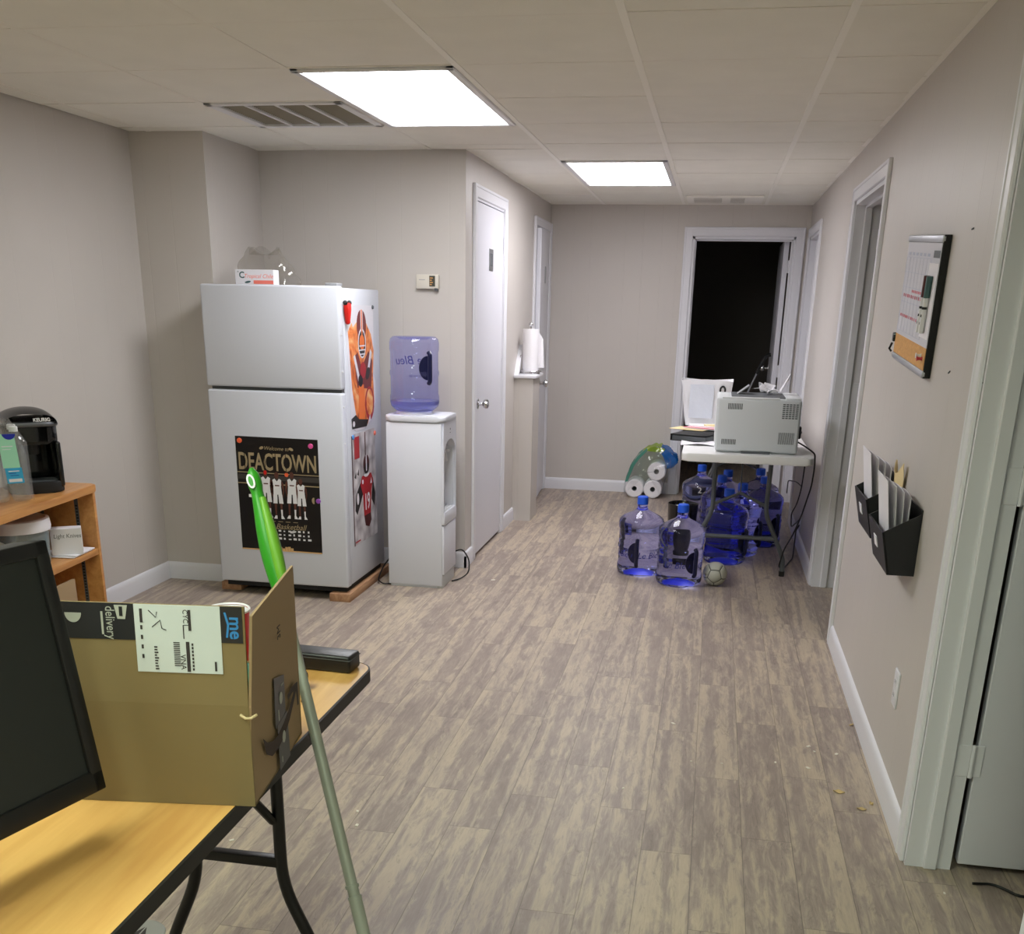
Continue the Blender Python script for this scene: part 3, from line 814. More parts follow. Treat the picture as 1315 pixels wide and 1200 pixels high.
b.flat([(.09, .34), (.115, .35), (.18, .24), (.155, .22)], .0019, W_); b.flat([(.36, .37), (.385, .35), (.32, .24), (.30, .255)], .0019, W_)
b.flat(ell(.235, .27, .045, .04), .0021, G_); b.flat(ell(.19, .22, .035, .03), .0021, K_); b.flat(ell(.31, .25, .04, .025, rot=.6), .0021, K_)
b.flat([(.16, .20), (.24, .20), (.25, .04), (.20, .0), (.15, .02)], .0019, O_)
b.flat(ell(.33, .10, .075, .085), .0017, G_); b.flat(ell(.33, .105, .055, .066), .0019, F_)
b.flat([(.03, .045), (.10, .06), (.15, .035), (.30, .02), (.27, -.012), (.04, -.005)], .0021, K_)
b.flat(ell(.065, .018, .018, .014), .0024, W_); b.flat([(.29, .0), (.33, .045), (.34, .01)], .0024, W_)
b.build('print', ['fire', 'pp_maroon', 'pp_black', 'pp_white', 'pp_orange', 'pp_red'], pst)
pst = thing('wall_poster', 'grey crumple-print football poster with a red number 19 jersey, lower on the refrigerator side', 'poster', (SX, 5.28, .262), 0, 'posters on the refrigerator')
TS = frame((0, -.195, 0), (0, 1, 0), (0, 0, 1))
W2, H2 = .385, .565
MB(TS).sheet(lambda u, v: (u * W2, v * H2, .0006 + .010 * (1 - v) ** 3 * max(0, u - .6)), 10, 14, .0004).build('paper', 'crumple', pst)
b = MB(TS)
K_, R_, W_, D_, B_ = 0, 1, 2, 3, 4
b.flat(R4(.04, .44, .12, .55), .0016, R_)
b.flat([(.0, .0), (.012, .0), (.012, .56), (.0, .56)], .0016, D_); b.flat(R4(.02, .012, .10, .02), .0016, R_)
b.flat([(.21, .56), (.222, .56), (.222, .40), (.21, .40)], .0014, D_)
b.flat(ell(.225, .395, .05, .048), .0018, D_); b.flat(R4(.218, .36, .232, .442), .0021, W_)
b.flat(ell(.225, .372, .042, .028), .0020, K_); b.flat(ell(.225, .345, .046, .016, 14, 180, 360), .0021, W_)
b.flat([(.15, .34), (.30, .34), (.335, .30), (.30, .25), (.28, .13), (.17, .13), (.16, .24), (.12, .30)], .0016, R_)
b.flat([(.12, .31), (.05, .26), (.03, .18), (.06, .155), (.10, .19), (.16, .25)], .0014, K_); b.flat(ell(.075, .235, .018, .03), .0018, W_)
b.flat([(.33, .31), (.365, .22), (.35, .15), (.30, .20)], .0014, K_)
b.flat([(.17, .13), (.28, .13), (.29, .09), (.25, .06), (.19, .075)], .0015, D_)
b.flat(ell(.16, .31, .012, .012), .0019, W_); b.flat([(.285, .285), (.30, .315), (.31, .285)], .0019, W_)
b.flat([(.03, .35), (.06, .375), (.055, .34)], .0016, K_); b.flat([(.075, .36), (.10, .385), (.10, .35)], .0016, K_)
b.build('print', ['pp_black', 'pp_red', 'pp_white', 'pp_dark', 'pp_grey'], pst)
b = MB(TS); b.text('INDIANA'[0:7], .030, 0, TS.inverted() @ TS @ Matrix.Translation((.222, .268, .0022)), sx=.8) if False else None
b.text('19', .12, 0, Matrix.Translation((.225, .195, .0022)), sx=.8, bold=.002)
b.build('lettering', 'pp_white', pst)
TM = frame((0, 0, 0), (0, 1, 0), (0, 0, 1))
magnet(SX + .0026, 1.432, 5.475, 'slot_dark', 'round grey magnet at the upper right of the orange football poster', .010, TM)
magnet(SX + .0015, 1.425, 5.105, 'chrome', 'round silver magnet at the upper left of the orange football poster', .010, TM)
magnet(SX + .0015, .815, 5.107, 'mag_blue', 'round blue magnet at the upper left of the number 19 poster', .012, TM)
magnet(SX + .0015, .800, 5.462, 'coral', 'round coral magnet at the upper right of the number 19 poster', .012, TM)
b = MB(TM)
for s in (-1, 1): b.tube([(0, -.04, .008), (s * .018, .02, .008), (s * .030, .055, .008)], [.011, .013, .009], 0 if s else 0, 10)
b.ball((-.03, .05, .008), .012, 1); b.ball((.03, .05, .008), .012, 1); b.ball((0, -.035, .008), .013, 0)
tag(b.build('fridge_magnet', ['mag_red', 'black_plastic'], loc=(SX + .005, 5.057, 1.40)), 'red and black V-shaped magnet near the front edge of the refrigerator side', 'magnet')

# box of tea bags and a limp clear bag on top of the refrigerator
t = thing('tea_box', 'small white carton with coral script lettering on top of the refrigerator', 'box', (-2.20, 5.08, 1.524))
b = MB().box((-.098, -.03, 0), (.098, .035, .068), 0, .0015, 1)
b.box((-.005, -.0305, .004), (.095, -.0298, .020), 1); b.flat(ell(-.035, .012, .016, .005, 14, rot=.2), .0301, 2, frame((0, 0, 0), (1, 0, 0), (0, 0, 1)))
b.build('carton', ['paper', 'coral', 'teal'], t)
b = MB(frame((0, -.0302, 0), (1, 0, 0), (0, 0, 1)))
b.text('C', .040, 0, Matrix.Translation((-.064, .042, .0002)), bold=.001); b.text('Tropical Chile', .026, 1, Matrix.Translation((.02, .038, .0002)), shear=.3)
b.text('*', .02, 0, Matrix.Translation((-.082, .054, .0002)))
b.build('lettering', ['teal', 'coral'], t)
def bagfn(u, v):
    a = u * 2 * PI; r = (.16 - .09 * v ** 1.5) * (1 + .10 * math.sin(3 * a + 5 * v) + .06 * math.sin(7 * a - 9 * v))
    return (r * math.cos(a), .62 * r * math.sin(a), .005 + .155 * v * (1 + .12 * math.sin(2 * a + 1)))
b = MB().sheet(bagfn, 40, 12); b.sheet(lambda u, v: (.02 * math.cos(2 * PI * u) + v * .06 * math.cos(2 * PI * u), .6 * v * .07 * math.sin(2 * PI * u), .16 + .02 * math.sin(6 * PI * u) * v - .02 * (1 - v)), 30, 4)
tag(b.build('plastic_bag', 'clear_bag', loc=(-2.22, 5.235, 1.524), smooth=60), 'limp clear plastic bag behind the carton on the refrigerator', 'bag')

# ------------------------------------------------------------------ water cooler and its bottle
cooler = t = thing('water_cooler', 'white floor-standing water cooler between the refrigerator and the hall door', 'water cooler', (-1.495, 5.475, 0))
cx0, cx1, cy0, cy1 = -.155, .155, -.14, .14
b = MB()
b.box((cx0, cy0, .012), (cx1 - .012, cy0 + .022, .875), 0, .006)          # side shells
b.box((cx0, cy1 - .022, .012), (cx1 - .012, cy1, .875), 0, .006)
b.box((cx0, cy0 + .01, .012), (cx0 + .02, cy1 - .01, .875))
b.box((cx0 + .01, cy0 + .01, .0), (cx1 - .03, cy1 - .01, .40))
b.box((cx0 + .01, cy0 + .01, .79), (cx1 - .02, cy1 - .01, .88))
b.build('cabinet', 'cooler_white', t)
# front (+X): fascia with arched opening
TF = frame((cx1 - .02, 0, 0), (0, 1, 0), (0, 0, 1))
arch = [(-.126, .40), (-.126, .70)] + [(.126 * math.cos(a) * -1, .70 + .085 * math.sin(a)) for a in [PI * k / 16 for k in range(1, 16)]] + [(.126, .70), (.126, .40)]
outer = [(-.138, .40), (-.138, .878), (.138, .878), (.138, .40)]
b = MB(TF)
n = len(arch)
# strips between the arch and the outer edge
L = [(-.138, .40), (-.138, .70)] + [(-.138 + .276 * k / 16, .878) for k in range(1, 16)] + [(.138, .70), (.138, .40)]
vs = [(p[0], p[1], .02) for p in arch] + [(p[0], p[1], .02) for p in L] + [(p[0], p[1], -.02) for p in arch] + [(p[0], p[1], -.02) for p in L]
fs = []
for k in range(n - 1):
    fs += [(k, k + 1, n + k + 1, n + k), (2 * n + k, 3 * n + k, 3 * n + k + 1, 2 * n + k + 1), (k, 2 * n + k, 2 * n + k + 1, k + 1), (n + k, n + k + 1, 3 * n + k + 1, 3 * n + k)]
b.add(vs, fs)
b.flat([(-.138, .70), (-.138, .878), (-.1206, .878)], .0196, 0); b.flat([(.138, .70), (.1206, .878), (.138, .878)], .0196, 0)
b.build('fascia', 'cooler_white', t)
MB().box((cx1 - .10, cy0 + .02, .40), (cx1 - .085, cy1 - .02, .80)).build('alcove', 'cooler_shade', t)
b = MB(TF); b.prism(rrect(-.136, .345, .136, .412, .012), -.03, .023, 0, bev=.003)
for k in range(5): b.box((-.10, .408, -.06 + k * .016), (.10, .4145, -.052 + k * .016), 1)
b.build('drip_tray', ['cooler_white', 'cooler_shade'], t)
MB(TF).box((-.134, .075, -.01), (.134, .340, .020), 0, .006).build('lower_panel', 'cooler_white', t)
MB(TF).box((-.134, .0, -.02), (.134, .068, .010), 0, .004).build('kick_plate', 'cooler_shade', t)
for y in (-.045, .045):
    b = MB().tube([(cx1 - .085, y, .705), (cx1 - .04, y, .705), (cx1 - .035, y, .66)], .010, 0, 10, .01); b.box((cx1 - .055, y - .012, .712), (cx1 - .015, y + .012, .722), 0, .003)
    b.build('tap', 'white_plastic', t)
b = MB(); b.prism(rrect(cx0 - .006, cy0 - .006, cx1 + .006, cy1 + .006, .035), .880, .908, 0, bev=.010, seg=3)
b.build('top_cover', 'cooler_white', t)
MB(Matrix.Translation((-.035, 0, 0))).lathe([(.06, .90), (.098, .90), (.100, .912), (.092, .926), (.06, .928)], 0, 32).build('bottle_collar', 'white_plastic', t)
b = MB(TF); b.flat(ell(.005, .835, .006, .006), .0202, 0); b.flat(R4(-.004, .815, .014, .819), .0202, 0); b.build('badge', 'slot_dark', t)

JP = [(0, .012), (.07, .012), (.095, .002), (.110, 0), (.124, .010), (.1285, .028), (.1285, .060), (.1245, .070), (.1245, .150), (.1285, .158), (.1285, .172), (.1245, .180), (.1245, .262), (.1285, .270), (.1290, .300),
      (.124, .318), (.105, .334), (.070, .352), (.042, .366), (.0300, .378), (.0275, .400), (.0275, .418)]
def cyl_text(b, body, size, r, a0, z0, m=0, mirror=False, shear=0.0):
    s = -1 if mirror else 1
    def warp(v):
        a = a0 + s * v.x / r
        return (r * math.cos(a) + v.z * math.cos(a), r * math.sin(a) + v.z * math.sin(a), z0 + v.y)
    b.text(body, size, m, None, warp=warp, shear=shear)
def handle_parts(t, a, z0=.085, z1=.215, flip=False):
    T = Matrix.Rotation(a, 4, 'Z')
    b = MB(T)
    zc = (z0 + z1) / 2
    pts = ell(0, 0, .048, (z1 - z0) / 2 * .92, 24, 90, 270)
    R = .1262
    def w(x, y, dr=0): aa = x / R; return ((R + dr) * math.cos(aa), (R + dr) * math.sin(aa), zc + y)
    n = len(pts)
    vs = [w(*p, .0008) for p in pts] + [w(*p, -.006) for p in pts]
    fs = [tuple(range(n)), tuple(reversed(range(n, 2 * n)))] + [(i, n + i, n + (i + 1) % n, (i + 1) % n) for i in range(n)]
    b.add(vs, fs)
    b.build('grip_recess', 'navy', t)
    MB(T).tube([w(.006, -(z1 - z0) / 2 - .012, .0), w(.006, -(z1 - z0) / 2, .012), w(.006, (z1 - z0) / 2, .012), w(.006, (z1 - z0) / 2 + .012, .0)], .0115, 0, 10, .01).build('grip_bar', 'navy', t)
# inverted bottle on the cooler: thin shell, a little water left
t = thing('cooler_bottle', 'blue translucent water bottle standing upside down on the cooler', 'water bottle', (-1.53, 5.475, 1.294))
TI = Matrix.Rotation(PI, 4, 'X') @ Matrix.Diagonal((1, 1, 1.09, 1))
MB(TI).lathe(JP[:-2] + [(.0275, .392)], 0, 48).build('shell', 'jug_shell', t, smooth=50)
wl = [(r - .002, z) for r, z in JP if .29 < z < .39]
wp = [(0, .292)] + [(.1265, .292)] + wl + [(0, .389)]
MB(TI).lathe(wp, 0, 48).build('water', 'jug_water', t, smooth=50)
b = MB()
cyl_text(b, 'Le Bleu', .062, .1262, math.radians(112), -.125, 0, False, .25)
b.build('lettering', 'print_blue', t)
b = MB(); cyl_text(b, 'PURE WATER', .014, .1262, math.radians(100), -.205, 0); b.build('small_print', 'print_blue', t)
handle_parts(t, math.radians(-42), -.215, -.085)
# cooler power cord
b = MB().tube([(-1.62, 5.62, .10), (-1.70, 5.66, .13), (-1.735, 5.50, .06), (-1.72, 5.36, .02), (-1.68, 5.33, .008), (-1.645, 5.36, .006)], .004, 0, 8, .05)
b.build('power_cord', 'black_plastic', cooler, loc=(1.495, -5.475, 0), smooth=60); b = MB()
b.tube([(-1.36, 5.63, .14), (-1.315, 5.66, .155), (-1.275, 5.66, .10), (-1.265, 5.62, .03), (-1.30, 5.56, .006), (-1.335, 5.50, .006)], .004, 0, 8, .06)
b.build('power_cord', 'black_plastic', cooler, loc=(1.495, -5.475, 0), smooth=60)

# thermostat
t = thing('thermostat', 'small beige thermostat on the wall above the water cooler', 'thermostat', (-1.55, YR, 1.53))
MB().box((-.062, -.03, 0), (.062, 0, .072), 0, .004).build('case', 'beige_plastic', t)
b = MB().box((.012, -.0308, .012), (.044, -.029, .066), 0)
for k in range(4): b.box((.016, -.0314, .019 + k * .011), (.026 + (k % 2) * .006, -.0305, .024 + k * .011), 1)
b.build('display', ['lcd', 'cork'], t)
b = MB().box((-.045, -.0305, .044), (-.012, -.0298, .047), 0); b.build('badge', 'grey_plastic', t)
MB().box((.040, -.031, -.008), (.058, -.012, .004), 0, .002).build('lever', 'slot_dark', t)

# paper towel holder and roll
t = thing('towel_holder', 'chrome paper towel stand on the white ledge of the low stub', 'paper towel holder', (-1.255, 7.47, 1.01))
b = MB().lathe([(0, 0), (.07, 0), (.072, .006), (.066, .012), (0, .012)], 0, 28); b.tube([(0, 0, .01), (0, 0, .315)], .005, 0, 10)
b.build('base_rod', 'chrome', t)
MB().ball((0, 0, .325), .016, 0, 3).build('finial', 'chrome', t)
b = MB().tube([(-.066, -.02, .01), (-.066, -.02, .12), (-.06, -.02, .125)], .0035, 0, 8, .01); b.tube([ (p[0] * 1.0, p[1] * 1.0, .018) for p in ell(0, 0, .078, .078, 28)] , .0035, 0, 8)
b.build('side_wire', 'chrome', t)
t = thing('paper_towel_roll', 'white paper towel roll on the chrome stand', 'paper towel', (-1.255, 7.47, 1.03))
MB().lathe([(.012, 0), (.054, 0), (.054, .275), (.012, .275), (.012, 0)], 0, 36).build('roll', 'paper_towel', t)
MB().sheet(lambda u, v: (.054 + .035 * u * (1 - .3 * v), .01 + .05 * math.sin(u * 2), .02 + v * (.235 - .05 * u)), 8, 6, .0012).build('loose_sheet', 'paper_towel', t)

# ------------------------------------------------------------------ right wall things
t = thing('whiteboard', 'dry-erase calendar board with a cork strip on the right wall', 'whiteboard', (XR, 3.70, 1.485))
TW = frame((0, 0, 0), (0, -1, 0), (0, 0, 1)) @ Matrix.Rotation(math.radians(-3.4), 4, 'Z')
BW, BH = .302, .198
MB(TW).box((-BW, -BH, 0), (BW, BH, .022), 0, .002).build('edge_frame', 'black_matte', t)
MB(TW).box((-BW, BH - .022, .012), (BW, BH, .0265), 0, .005).build('top_rail', 'alu', t); MB(TW).box((-BW, -BH, .012), (BW, -BH + .022, .0265), 0, .005).build('bottom_rail', 'alu', t)
MB(TW).box((-BW + .006, -BH + .085, .018), (BW - .006, BH - .022, .0235)).build('writing_panel', 'board_white', t)
MB(TW).box((-BW + .006, -BH + .022, .018), (BW - .006, -BH + .085, .0240)).build('cork_strip', 'cork', t)
b = MB(TW)
for k in range(6): b.flat(R4(-BW + .02, -.10 + k * .046, .16, -.0985 + k * .046), .0236, 0)
for k in range(8): b.flat(R4(-BW + .02 + k * .063, -.10, -BW + .0215 + k * .063, .13), .0236, 0)
b.flat(R4(.19, .135, .29, .155), .0236, 2)
for k in range(6): b.flat(R4(-.26 + k * .07, .137, -.22 + k * .07, .146), .0236, 0)
for k in range(12): x = -.26 + k * .034; b.flat(R4(x, -.055, x + random.uniform(.012, .028), -.046), .0237, 1)
for k in range(10): x = -.25 + k * .036; b.flat(R4(x, .008, x + random.uniform(.012, .028), .018), .0237, 1)
for k in range(6): b.flat(R4(-.1 + k * .03, .026, -.08 + k * .03, .034), .0237, 1)
b.build('calendar_print', ['line_grey', 'marker_red', 'slot_dark'], t)
MB(TW).box((.145, -.09, .0236), (.285, .12, .0242)).build('loose_page', 'paper', t)
for k, (x, m, lb) in enumerate(((.19, 'pp_dark', 'dark red capped marker on the calendar board, beside a teal one'), (.235, 'teal', 'teal capped marker on the calendar board, nearer the black edge'))):
    o = thing('dry_marker', lb, 'marker', (XR, 3.70, 1.485), 0, 'markers on the calendar board')
    MB(TW).tube([(x, .085, .033), (x - .004, .025, .033)], .0095, 0, 12).build('marker_cap', m, o)
    b = MB(TW).tube([(x - .004, .025, .033), (x - .012, -.075, .033)], .008, 0, 12)
    for q in range(3): b.tube([(x - .006 - q * .003, .0 - q * .022, .0335), (x - .0065 - q * .003, -.007 - q * .022, .0335)], .0083, 1, 12)
    b.build('barrel', ['white_plastic', 'black_plastic'], o)
b = MB(TW); b.box((-BW - .012, -BH + .055, .010), (-BW + .010, -BH + .085, .032), 0, .003); b.tube([(-BW - .006, -BH + .05, .03), (-BW - .012, -BH + .03, .036), (-BW - .004, -BH + .022, .03)], .004, 0, 8)
tag(b.build('binder_clip', 'black_gloss', loc=(XR, 3.70, 1.485)), 'black clip on the far lower edge of the calendar board', 'clip')
for k, (x, y, m, lb) in enumerate(((.262, -.145, 'marker_red', 'red push pin in the cork strip'), (.238, -.138, 'white_plastic', 'white push pin in the cork strip'))):
    tag(MB(TW).lathe([(0, .024), (.006, .024), (.004, .030), (.0045, .036), (.008, .040), (.0, .041)], 0, 12, Matrix.Translation((x, y, 0))).build('push_pin', m, loc=(XR, 3.70, 1.485)), lb, 'pin', 'push pins in the cork strip')

def pocket(label, y, z, plab):
    t = thing('wall_pocket', label, 'file pocket', (XR, y, z), 0, 'black wall pockets')
    T = frame((0, 0, 0), (0, -1, 0), (0, 0, 1))
    hw = .15
    MB(T).box((-hw, -.05, 0), (hw, .145, .004), 0, .001, 1).build('back_panel', 'pocket_black', t)
    b = MB(T)
    for s in (-1, 1): b.hexa([(s * hw, -.05, 0), (s * (hw - .004), -.05, 0), (s * (hw - .004), -.05, .075), (s * hw, -.05, .075), (s * hw, .135, 0), (s * (hw - .004), .135, 0), (s * (hw - .004), .075, .105), (s * hw, .075, .105)] if s < 0 else
               [(hw - .004, -.05, 0), (hw, -.05, 0), (hw, -.05, .075), (hw - .004, -.05, .075), (hw - .004, .135, 0), (hw, .135, 0), (hw, .075, .105), (hw - .004, .075, .105)])
    b.box((-hw, -.053, 0), (hw, -.05, .078))
    b.build('side_panels', 'pocket_black', t)
    MB(T).hexa([(-hw, -.053, .072), (hw, -.053, .072), (hw, -.053, .078), (-hw, -.053, .078), (-hw, .075, .102), (hw, .075, .102), (hw, .075, .108), (-hw, .075, .108)]).build('front_panel', 'pocket_black', t)
    b = MB(T @ Matrix.Translation((-.01, .020, .0955)) @ Matrix.Rotation(math.radians(13.2), 4, 'X'))
    b.box((-.028, -.018, 0), (.028, .018, .003), 0, .001, 1); b.build('label_holder', 'paper', t)
    b = MB(T)
    for k in range(4):
        z0 = .066 - k * .012
        b.sheet(lambda u, v, k=k, z0=z0: (-.12 + .21 * u + .006 * k, -.02 + .24 * v - .015 * k + .004 * math.sin(4 * u), z0 + .035 * v * (1 - .3 * k) + .004 * math.sin(3 * u + k)), 6, 8, .001)
    o = tag(b.build('paper_stack', 'paper', loc=(XR, y, z)), plab, 'papers', 'papers in the wall pockets')
    return t
pocket('black wall pocket nearer the camera, with a white label on its front', 3.36, .765, 'white papers standing in the nearer black wall pocket')
pocket('black wall pocket farther from the camera, partly behind the nearer one', 3.76, .795, 'white papers leaning out of the farther black wall pocket')
b = MB(frame((0, 0, 0), (0, -1, 0), (0, 0, 1)))
b.sheet(lambda u, v: (-.06 + .14 * u, -.02 + .20 * v + .02 * math.sin(9 * u), .009 + .012 * v + .008 * math.sin(7 * u + 5 * v)), 10, 8, .001)
tag(b.build('yellowed_paper', 'manila', loc=(XR, 3.62, .80)), 'crumpled yellowed paper behind the white papers in the wall pockets', 'paper')
def outlet(label, x, y, z, T):
    t = thing('power_outlet', label, 'outlet', (x, y, z), 0, 'wall outlets')
    MB(T).box((-.036, -.058, 0), (.036, .058, .006), 0, .003).build('cover_plate', 'trim_white', t)
    b = MB(T)
    for s in (-1, 1):
        b.prism(ell(0, s * .021, .016, .015, 16), .006, .0075, 0)
        b.box((-.008, s * .021 - .004, .0072), (-.006, s * .021 + .006, .0080), 1); b.box((.006, s * .021 - .004, .0072), (.008, s * .021 + .006, .0080), 1)
    b.build('sockets', ['trim_white', 'slot_dark'], t)
TWR = frame((0, 0, 0), (0, -1, 0), (0, 0, 1))
outlet('white wall outlet low on the right wall below the wall pockets', XR, 3.205, .358, TWR)
outlet('white wall outlet low on the wall behind the white folding table', XR, 6.95, .17, TWR)
for y, z, r, lb in ((3.134, 1.663, .05, 'tiny staple left in the wall, upper, nearer the calendar board'), (2.858, 1.661, 0, 'tiny staple left in the wall, upper, nearer the doorway'), (3.151, 1.302, .3, 'tiny staple left in the wall, lower, nearer the calendar board'), (2.758, 1.298, .1, 'tiny staple left in the wall, lower, beside the door casing')):
    tag(MB(frame((0, 0, 0), (0, -1, 0), (0, 0, 1)) @ Matrix.Rotation(r, 4, 'Z')).box((-.010, -.002, -.002), (.010, .002, .003), 0, .001, 1).build('wall_staple', 'slot_dark', loc=(XR, y, z)), lb, 'staple', 'staples left in the right wall')

# ------------------------------------------------------------------ white folding table by the end doorway
t = thing('folding_table', 'white plastic folding table with grey steel legs holding the printer', 'table', (.21, 6.55, 0))
hx, y0, y1 = .338, 5.635 - 6.55, 8.06 - 6.55
MB().prism(rrect(-hx, y0, hx, y1, .035), .700, .742, 0, bev=.010, seg=3).build('tabletop', 'table_plastic', t)
def table_legs(t, yy, cx=.0):
    for s in (-1, 1):
        b = MB().tube([(cx + s * .155, yy, .70), (cx + s * .150, yy, .36), (cx + s * .275, yy, .10), (cx + s * .275, yy, .018)], .0135, 0, 12, .05)
        l = b.build('leg', 'table_steel', t)
        MB().lathe([(0, 0), (.0165, 0), (.0165, .03), (0, .03)], 0, 12, Matrix.Translation((cx + s * .275, yy, 0))).build('foot_cap', 'black_plastic', l)
    MB().tube([(cx - .212, yy, .215), (cx + .212, yy, .215)], .0125, 0, 12).build('crossbar', 'table_steel', t)
    b = MB()
    for s in (-1, 1): b.tube([(cx + s * .15, yy + (.004), .40), (cx, yy + .03, .465)], .009, 0, 10)
    b.build('brace', 'table_steel', t)
    MB().tube([(cx, yy + .03, .465), (cx, yy + .14, .70)], .004, 0, 8).build('strut', 'table_steel', t)
table_legs(t, 6.12 - 6.55); table_legs(t, 7.64 - 6.55)

# printer, seen from its side
printer = t = thing('printer', 'grey white laser printer on the white folding table', 'printer', (.252, 5.92, .742))
px0, px1, py0, py1, ph = -.213, .213, -.205, .205, .285
b = MB().box((px0, py0, .008), (px1, py1, ph - .004), 0, .014, 3)
b.box((px0 + .03, py0 + .03, 0), (px1 - .03, py1 - .03, .01))
b.build('housing', 'printer_white', t)
MB().box((px0 - .006, py0 + .006, .045), (px0 + .06, py1 - .006, ph - .002), 0, .012, 3).build('front_cover', 'printer_edge', t)
b = MB()
b.box((-.145, py0 + .05, ph - .006), (.14, py1 - .03, ph + .0015), 1, .002, 1); b.box((px0 + .02, py0 + .004, ph - .008), (.10, py0 + .04, ph + .001), 0, .003); b.box((.13, py0 + .01, ph - .008), (px1 - .004, py1 - .01, ph + .003), 0, .003)
b.build('output_tray', ['printer_edge', 'slot_dark'], t)
TPr = frame((0, py0, 0), (1, 0, 0), (0, 0, 1))
b = MB(TPr)
for r in range(8):
    for c_ in range(5): b.box((.118 + c_ * .0165, .185 + r * .0098, -.001), (.131 + c_ * .0165, .191 + r * .0098, .0006))
b.build('upper_vent', 'slot_dark', t); b = MB(TPr)
for c_ in range(12): b.box((.110 + c_ * .0068, .055, -.001), (.1135 + c_ * .0068, .115, .0006))
b.build('lower_vent', 'slot_dark', t); b = MB(TPr)
for c_ in range(9): b.box((-.160 + c_ * .0085, .225, -.001), (-.155 + c_ * .0085, .255, .0006))
b.build('small_vent', 'slot_dark', t); b = MB(TPr)
for c_ in range(9): b.box((-.180 + c_ * .0085, .045, -.001), (-.175 + c_ * .0085, .072, .0006))
b.build('small_vent', 'slot_dark', t)
MB(TPr).box((-.075, -.001, -.002), (.075, .012, .0008)).build('carry_slot', 'slot_dark', t)
MB().hexa([(-.12, .02, ph - .002), (-.115, .02, ph - .004), (-.115, .12, ph - .004), (-.12, .12, ph - .002), (-.055, .02, ph + .048), (-.052, .02, ph + .044), (-.052, .12, ph + .044), (-.055, .12, ph + .048)]).build('paper_stop', 'grey_plastic', t)
b = MB().tube([(px1, .06, .075), (px1 + .012, .06, .080), (px1 + .022, .05, .10)], .016, 0, 8); b.box((px1 + .004, .03, .06), (px1 + .03, .085, .125), 0, .006)
b.build('power_plug', 'black_plastic', t)
rnd = random.Random(3)
def crumple(u, v, s=1.0):
    return (.075 * (u - .5) * s + .016 * math.sin(9 * v + 3 * u), .10 * (v - .5) + .01 * math.sin(8 * u), .003 + .055 * abs(math.sin(4.2 * u + 1.4 * v)) * (.4 + .6 * v))
tag(MB().sheet(crumple, 14, 10, .0006).build('crumpled_paper', 'paper', loc=(.30, 5.99, 1.031), rot=(0, 0, .5), smooth=20), 'crumpled white paper on top of the printer, nearer its middle', 'paper', 'papers on the printer')
tag(MB().sheet(lambda u, v: (.045 * (u - .5), .08 * (v - .5) + .03 * u, .003 + .09 * u * (1 - .25 * v) + .012 * math.sin(7 * v)), 10, 10, .0006).build('crumpled_paper', 'paper', loc=(.385, 5.99, 1.040), smooth=20), 'curled white sheet standing on top of the printer beside the crumpled one', 'paper', 'papers on the printer')

# shopping bag, binder, papers on the table
t = thing('shopping_bag', 'white shopping bag with a black loop handle on the white table behind the printer', 'bag', (-.03, 7.12, .742))
def bag(u, v):
    a = 2 * PI * u; c, s = math.cos(a), math.sin(a); p = 5
    q = (abs(c) ** p + abs(s) ** p) ** (-1 / p)
    k = 1 - .18 * math.sin(PI * min(1, v * 1.5)) * (.5 - .5 * c * 1) + .02 * math.sin(9 * a + 8 * v)
    return (.165 * c * q * (.72 + .30 * v + .03 * math.sin(5 * v + 2 * a)), .075 * s * q * k, .285 * v * (1 + .02 * math.sin(3 * a)) + .001)
b = MB().sheet(bag, 48, 14, .0015); b.box((-.12, -.05, 0), (.12, .05, .002))
b.build('bag_body', 'bag_white', t, smooth=40)
MB().sheet(lambda u, v: (-.105 + .15 * u, -.0835 - .003 * math.sin(5 * v + 3 * u), .05 + .21 * v), 8, 10, .001).build('front_panel', 'bag_blue', t)
MB().tube([(.085, -.082, .20), (.085, -.084, .24), (.100, -.084, .255), (.115, -.084, .24), (.115, -.082, .20)], .006, 0, 8, .012).build('handle', 'black_matte', t)
t = thing('file_binder', 'black binder lying on the white table left of the printer', 'binder', (-.06, 6.30, .742), math.radians(-22))
b = MB().box((-.10, -.16, 0), (.12, .16, .004), 0, .001); b.box((-.10, -.16, .034), (.12, .16, .038), 0, .001); b.box((-.10, -.16, 0), (-.096, .16, .038), 0, .001)
b.build('cover', 'black_matte', t)
MB().box((-.09, -.155, .005), (.115, .15, .030)).build('pages', 'slot_dark', t)
tag(MB().box((-.11, -.075, 0), (.11, .075, .003), 0, .001).build('manila_envelope', 'manila', loc=(-.10, 6.45, .7825), rot=(0, 0, -.45)), 'manila envelope on the black binder, sticking out to the left', 'envelope')
t = thing('red_magazine', 'red and white magazine lying on the binder pile beside the printer', 'magazine', (-.03, 6.47, .7865), -.5)
MB().box((-.10, -.07, 0), (.11, .07, .006), 0, .001).build('pages', 'paper', t)
b = MB().box((-.10, -.0705, .006), (.11, -.04, .007)); b.box((-.10, .0, .006), (.11, .02, .007)); b.build('cover_print', 'red_print', t)
tag(MB().sheet(lambda u, v: (.2 * (u - .5), .15 * (v - .5), .001 + .010 * math.sin(3 * u + 2 * v) ** 2), 8, 6, .001).build('loose_papers', 'paper', loc=(-.045, 6.045, .743)), 'loose white papers between the printer and the black binder', 'papers')
tag(MB().box((-.10, -.14, 0), (.10, .14, .02), 0, .001).build('paper_pile', 'paper', loc=(-.01, 6.85, .742), rot=(0, 0, .1)), 'flat white paper pile between the shopping bag and the binder', 'papers')
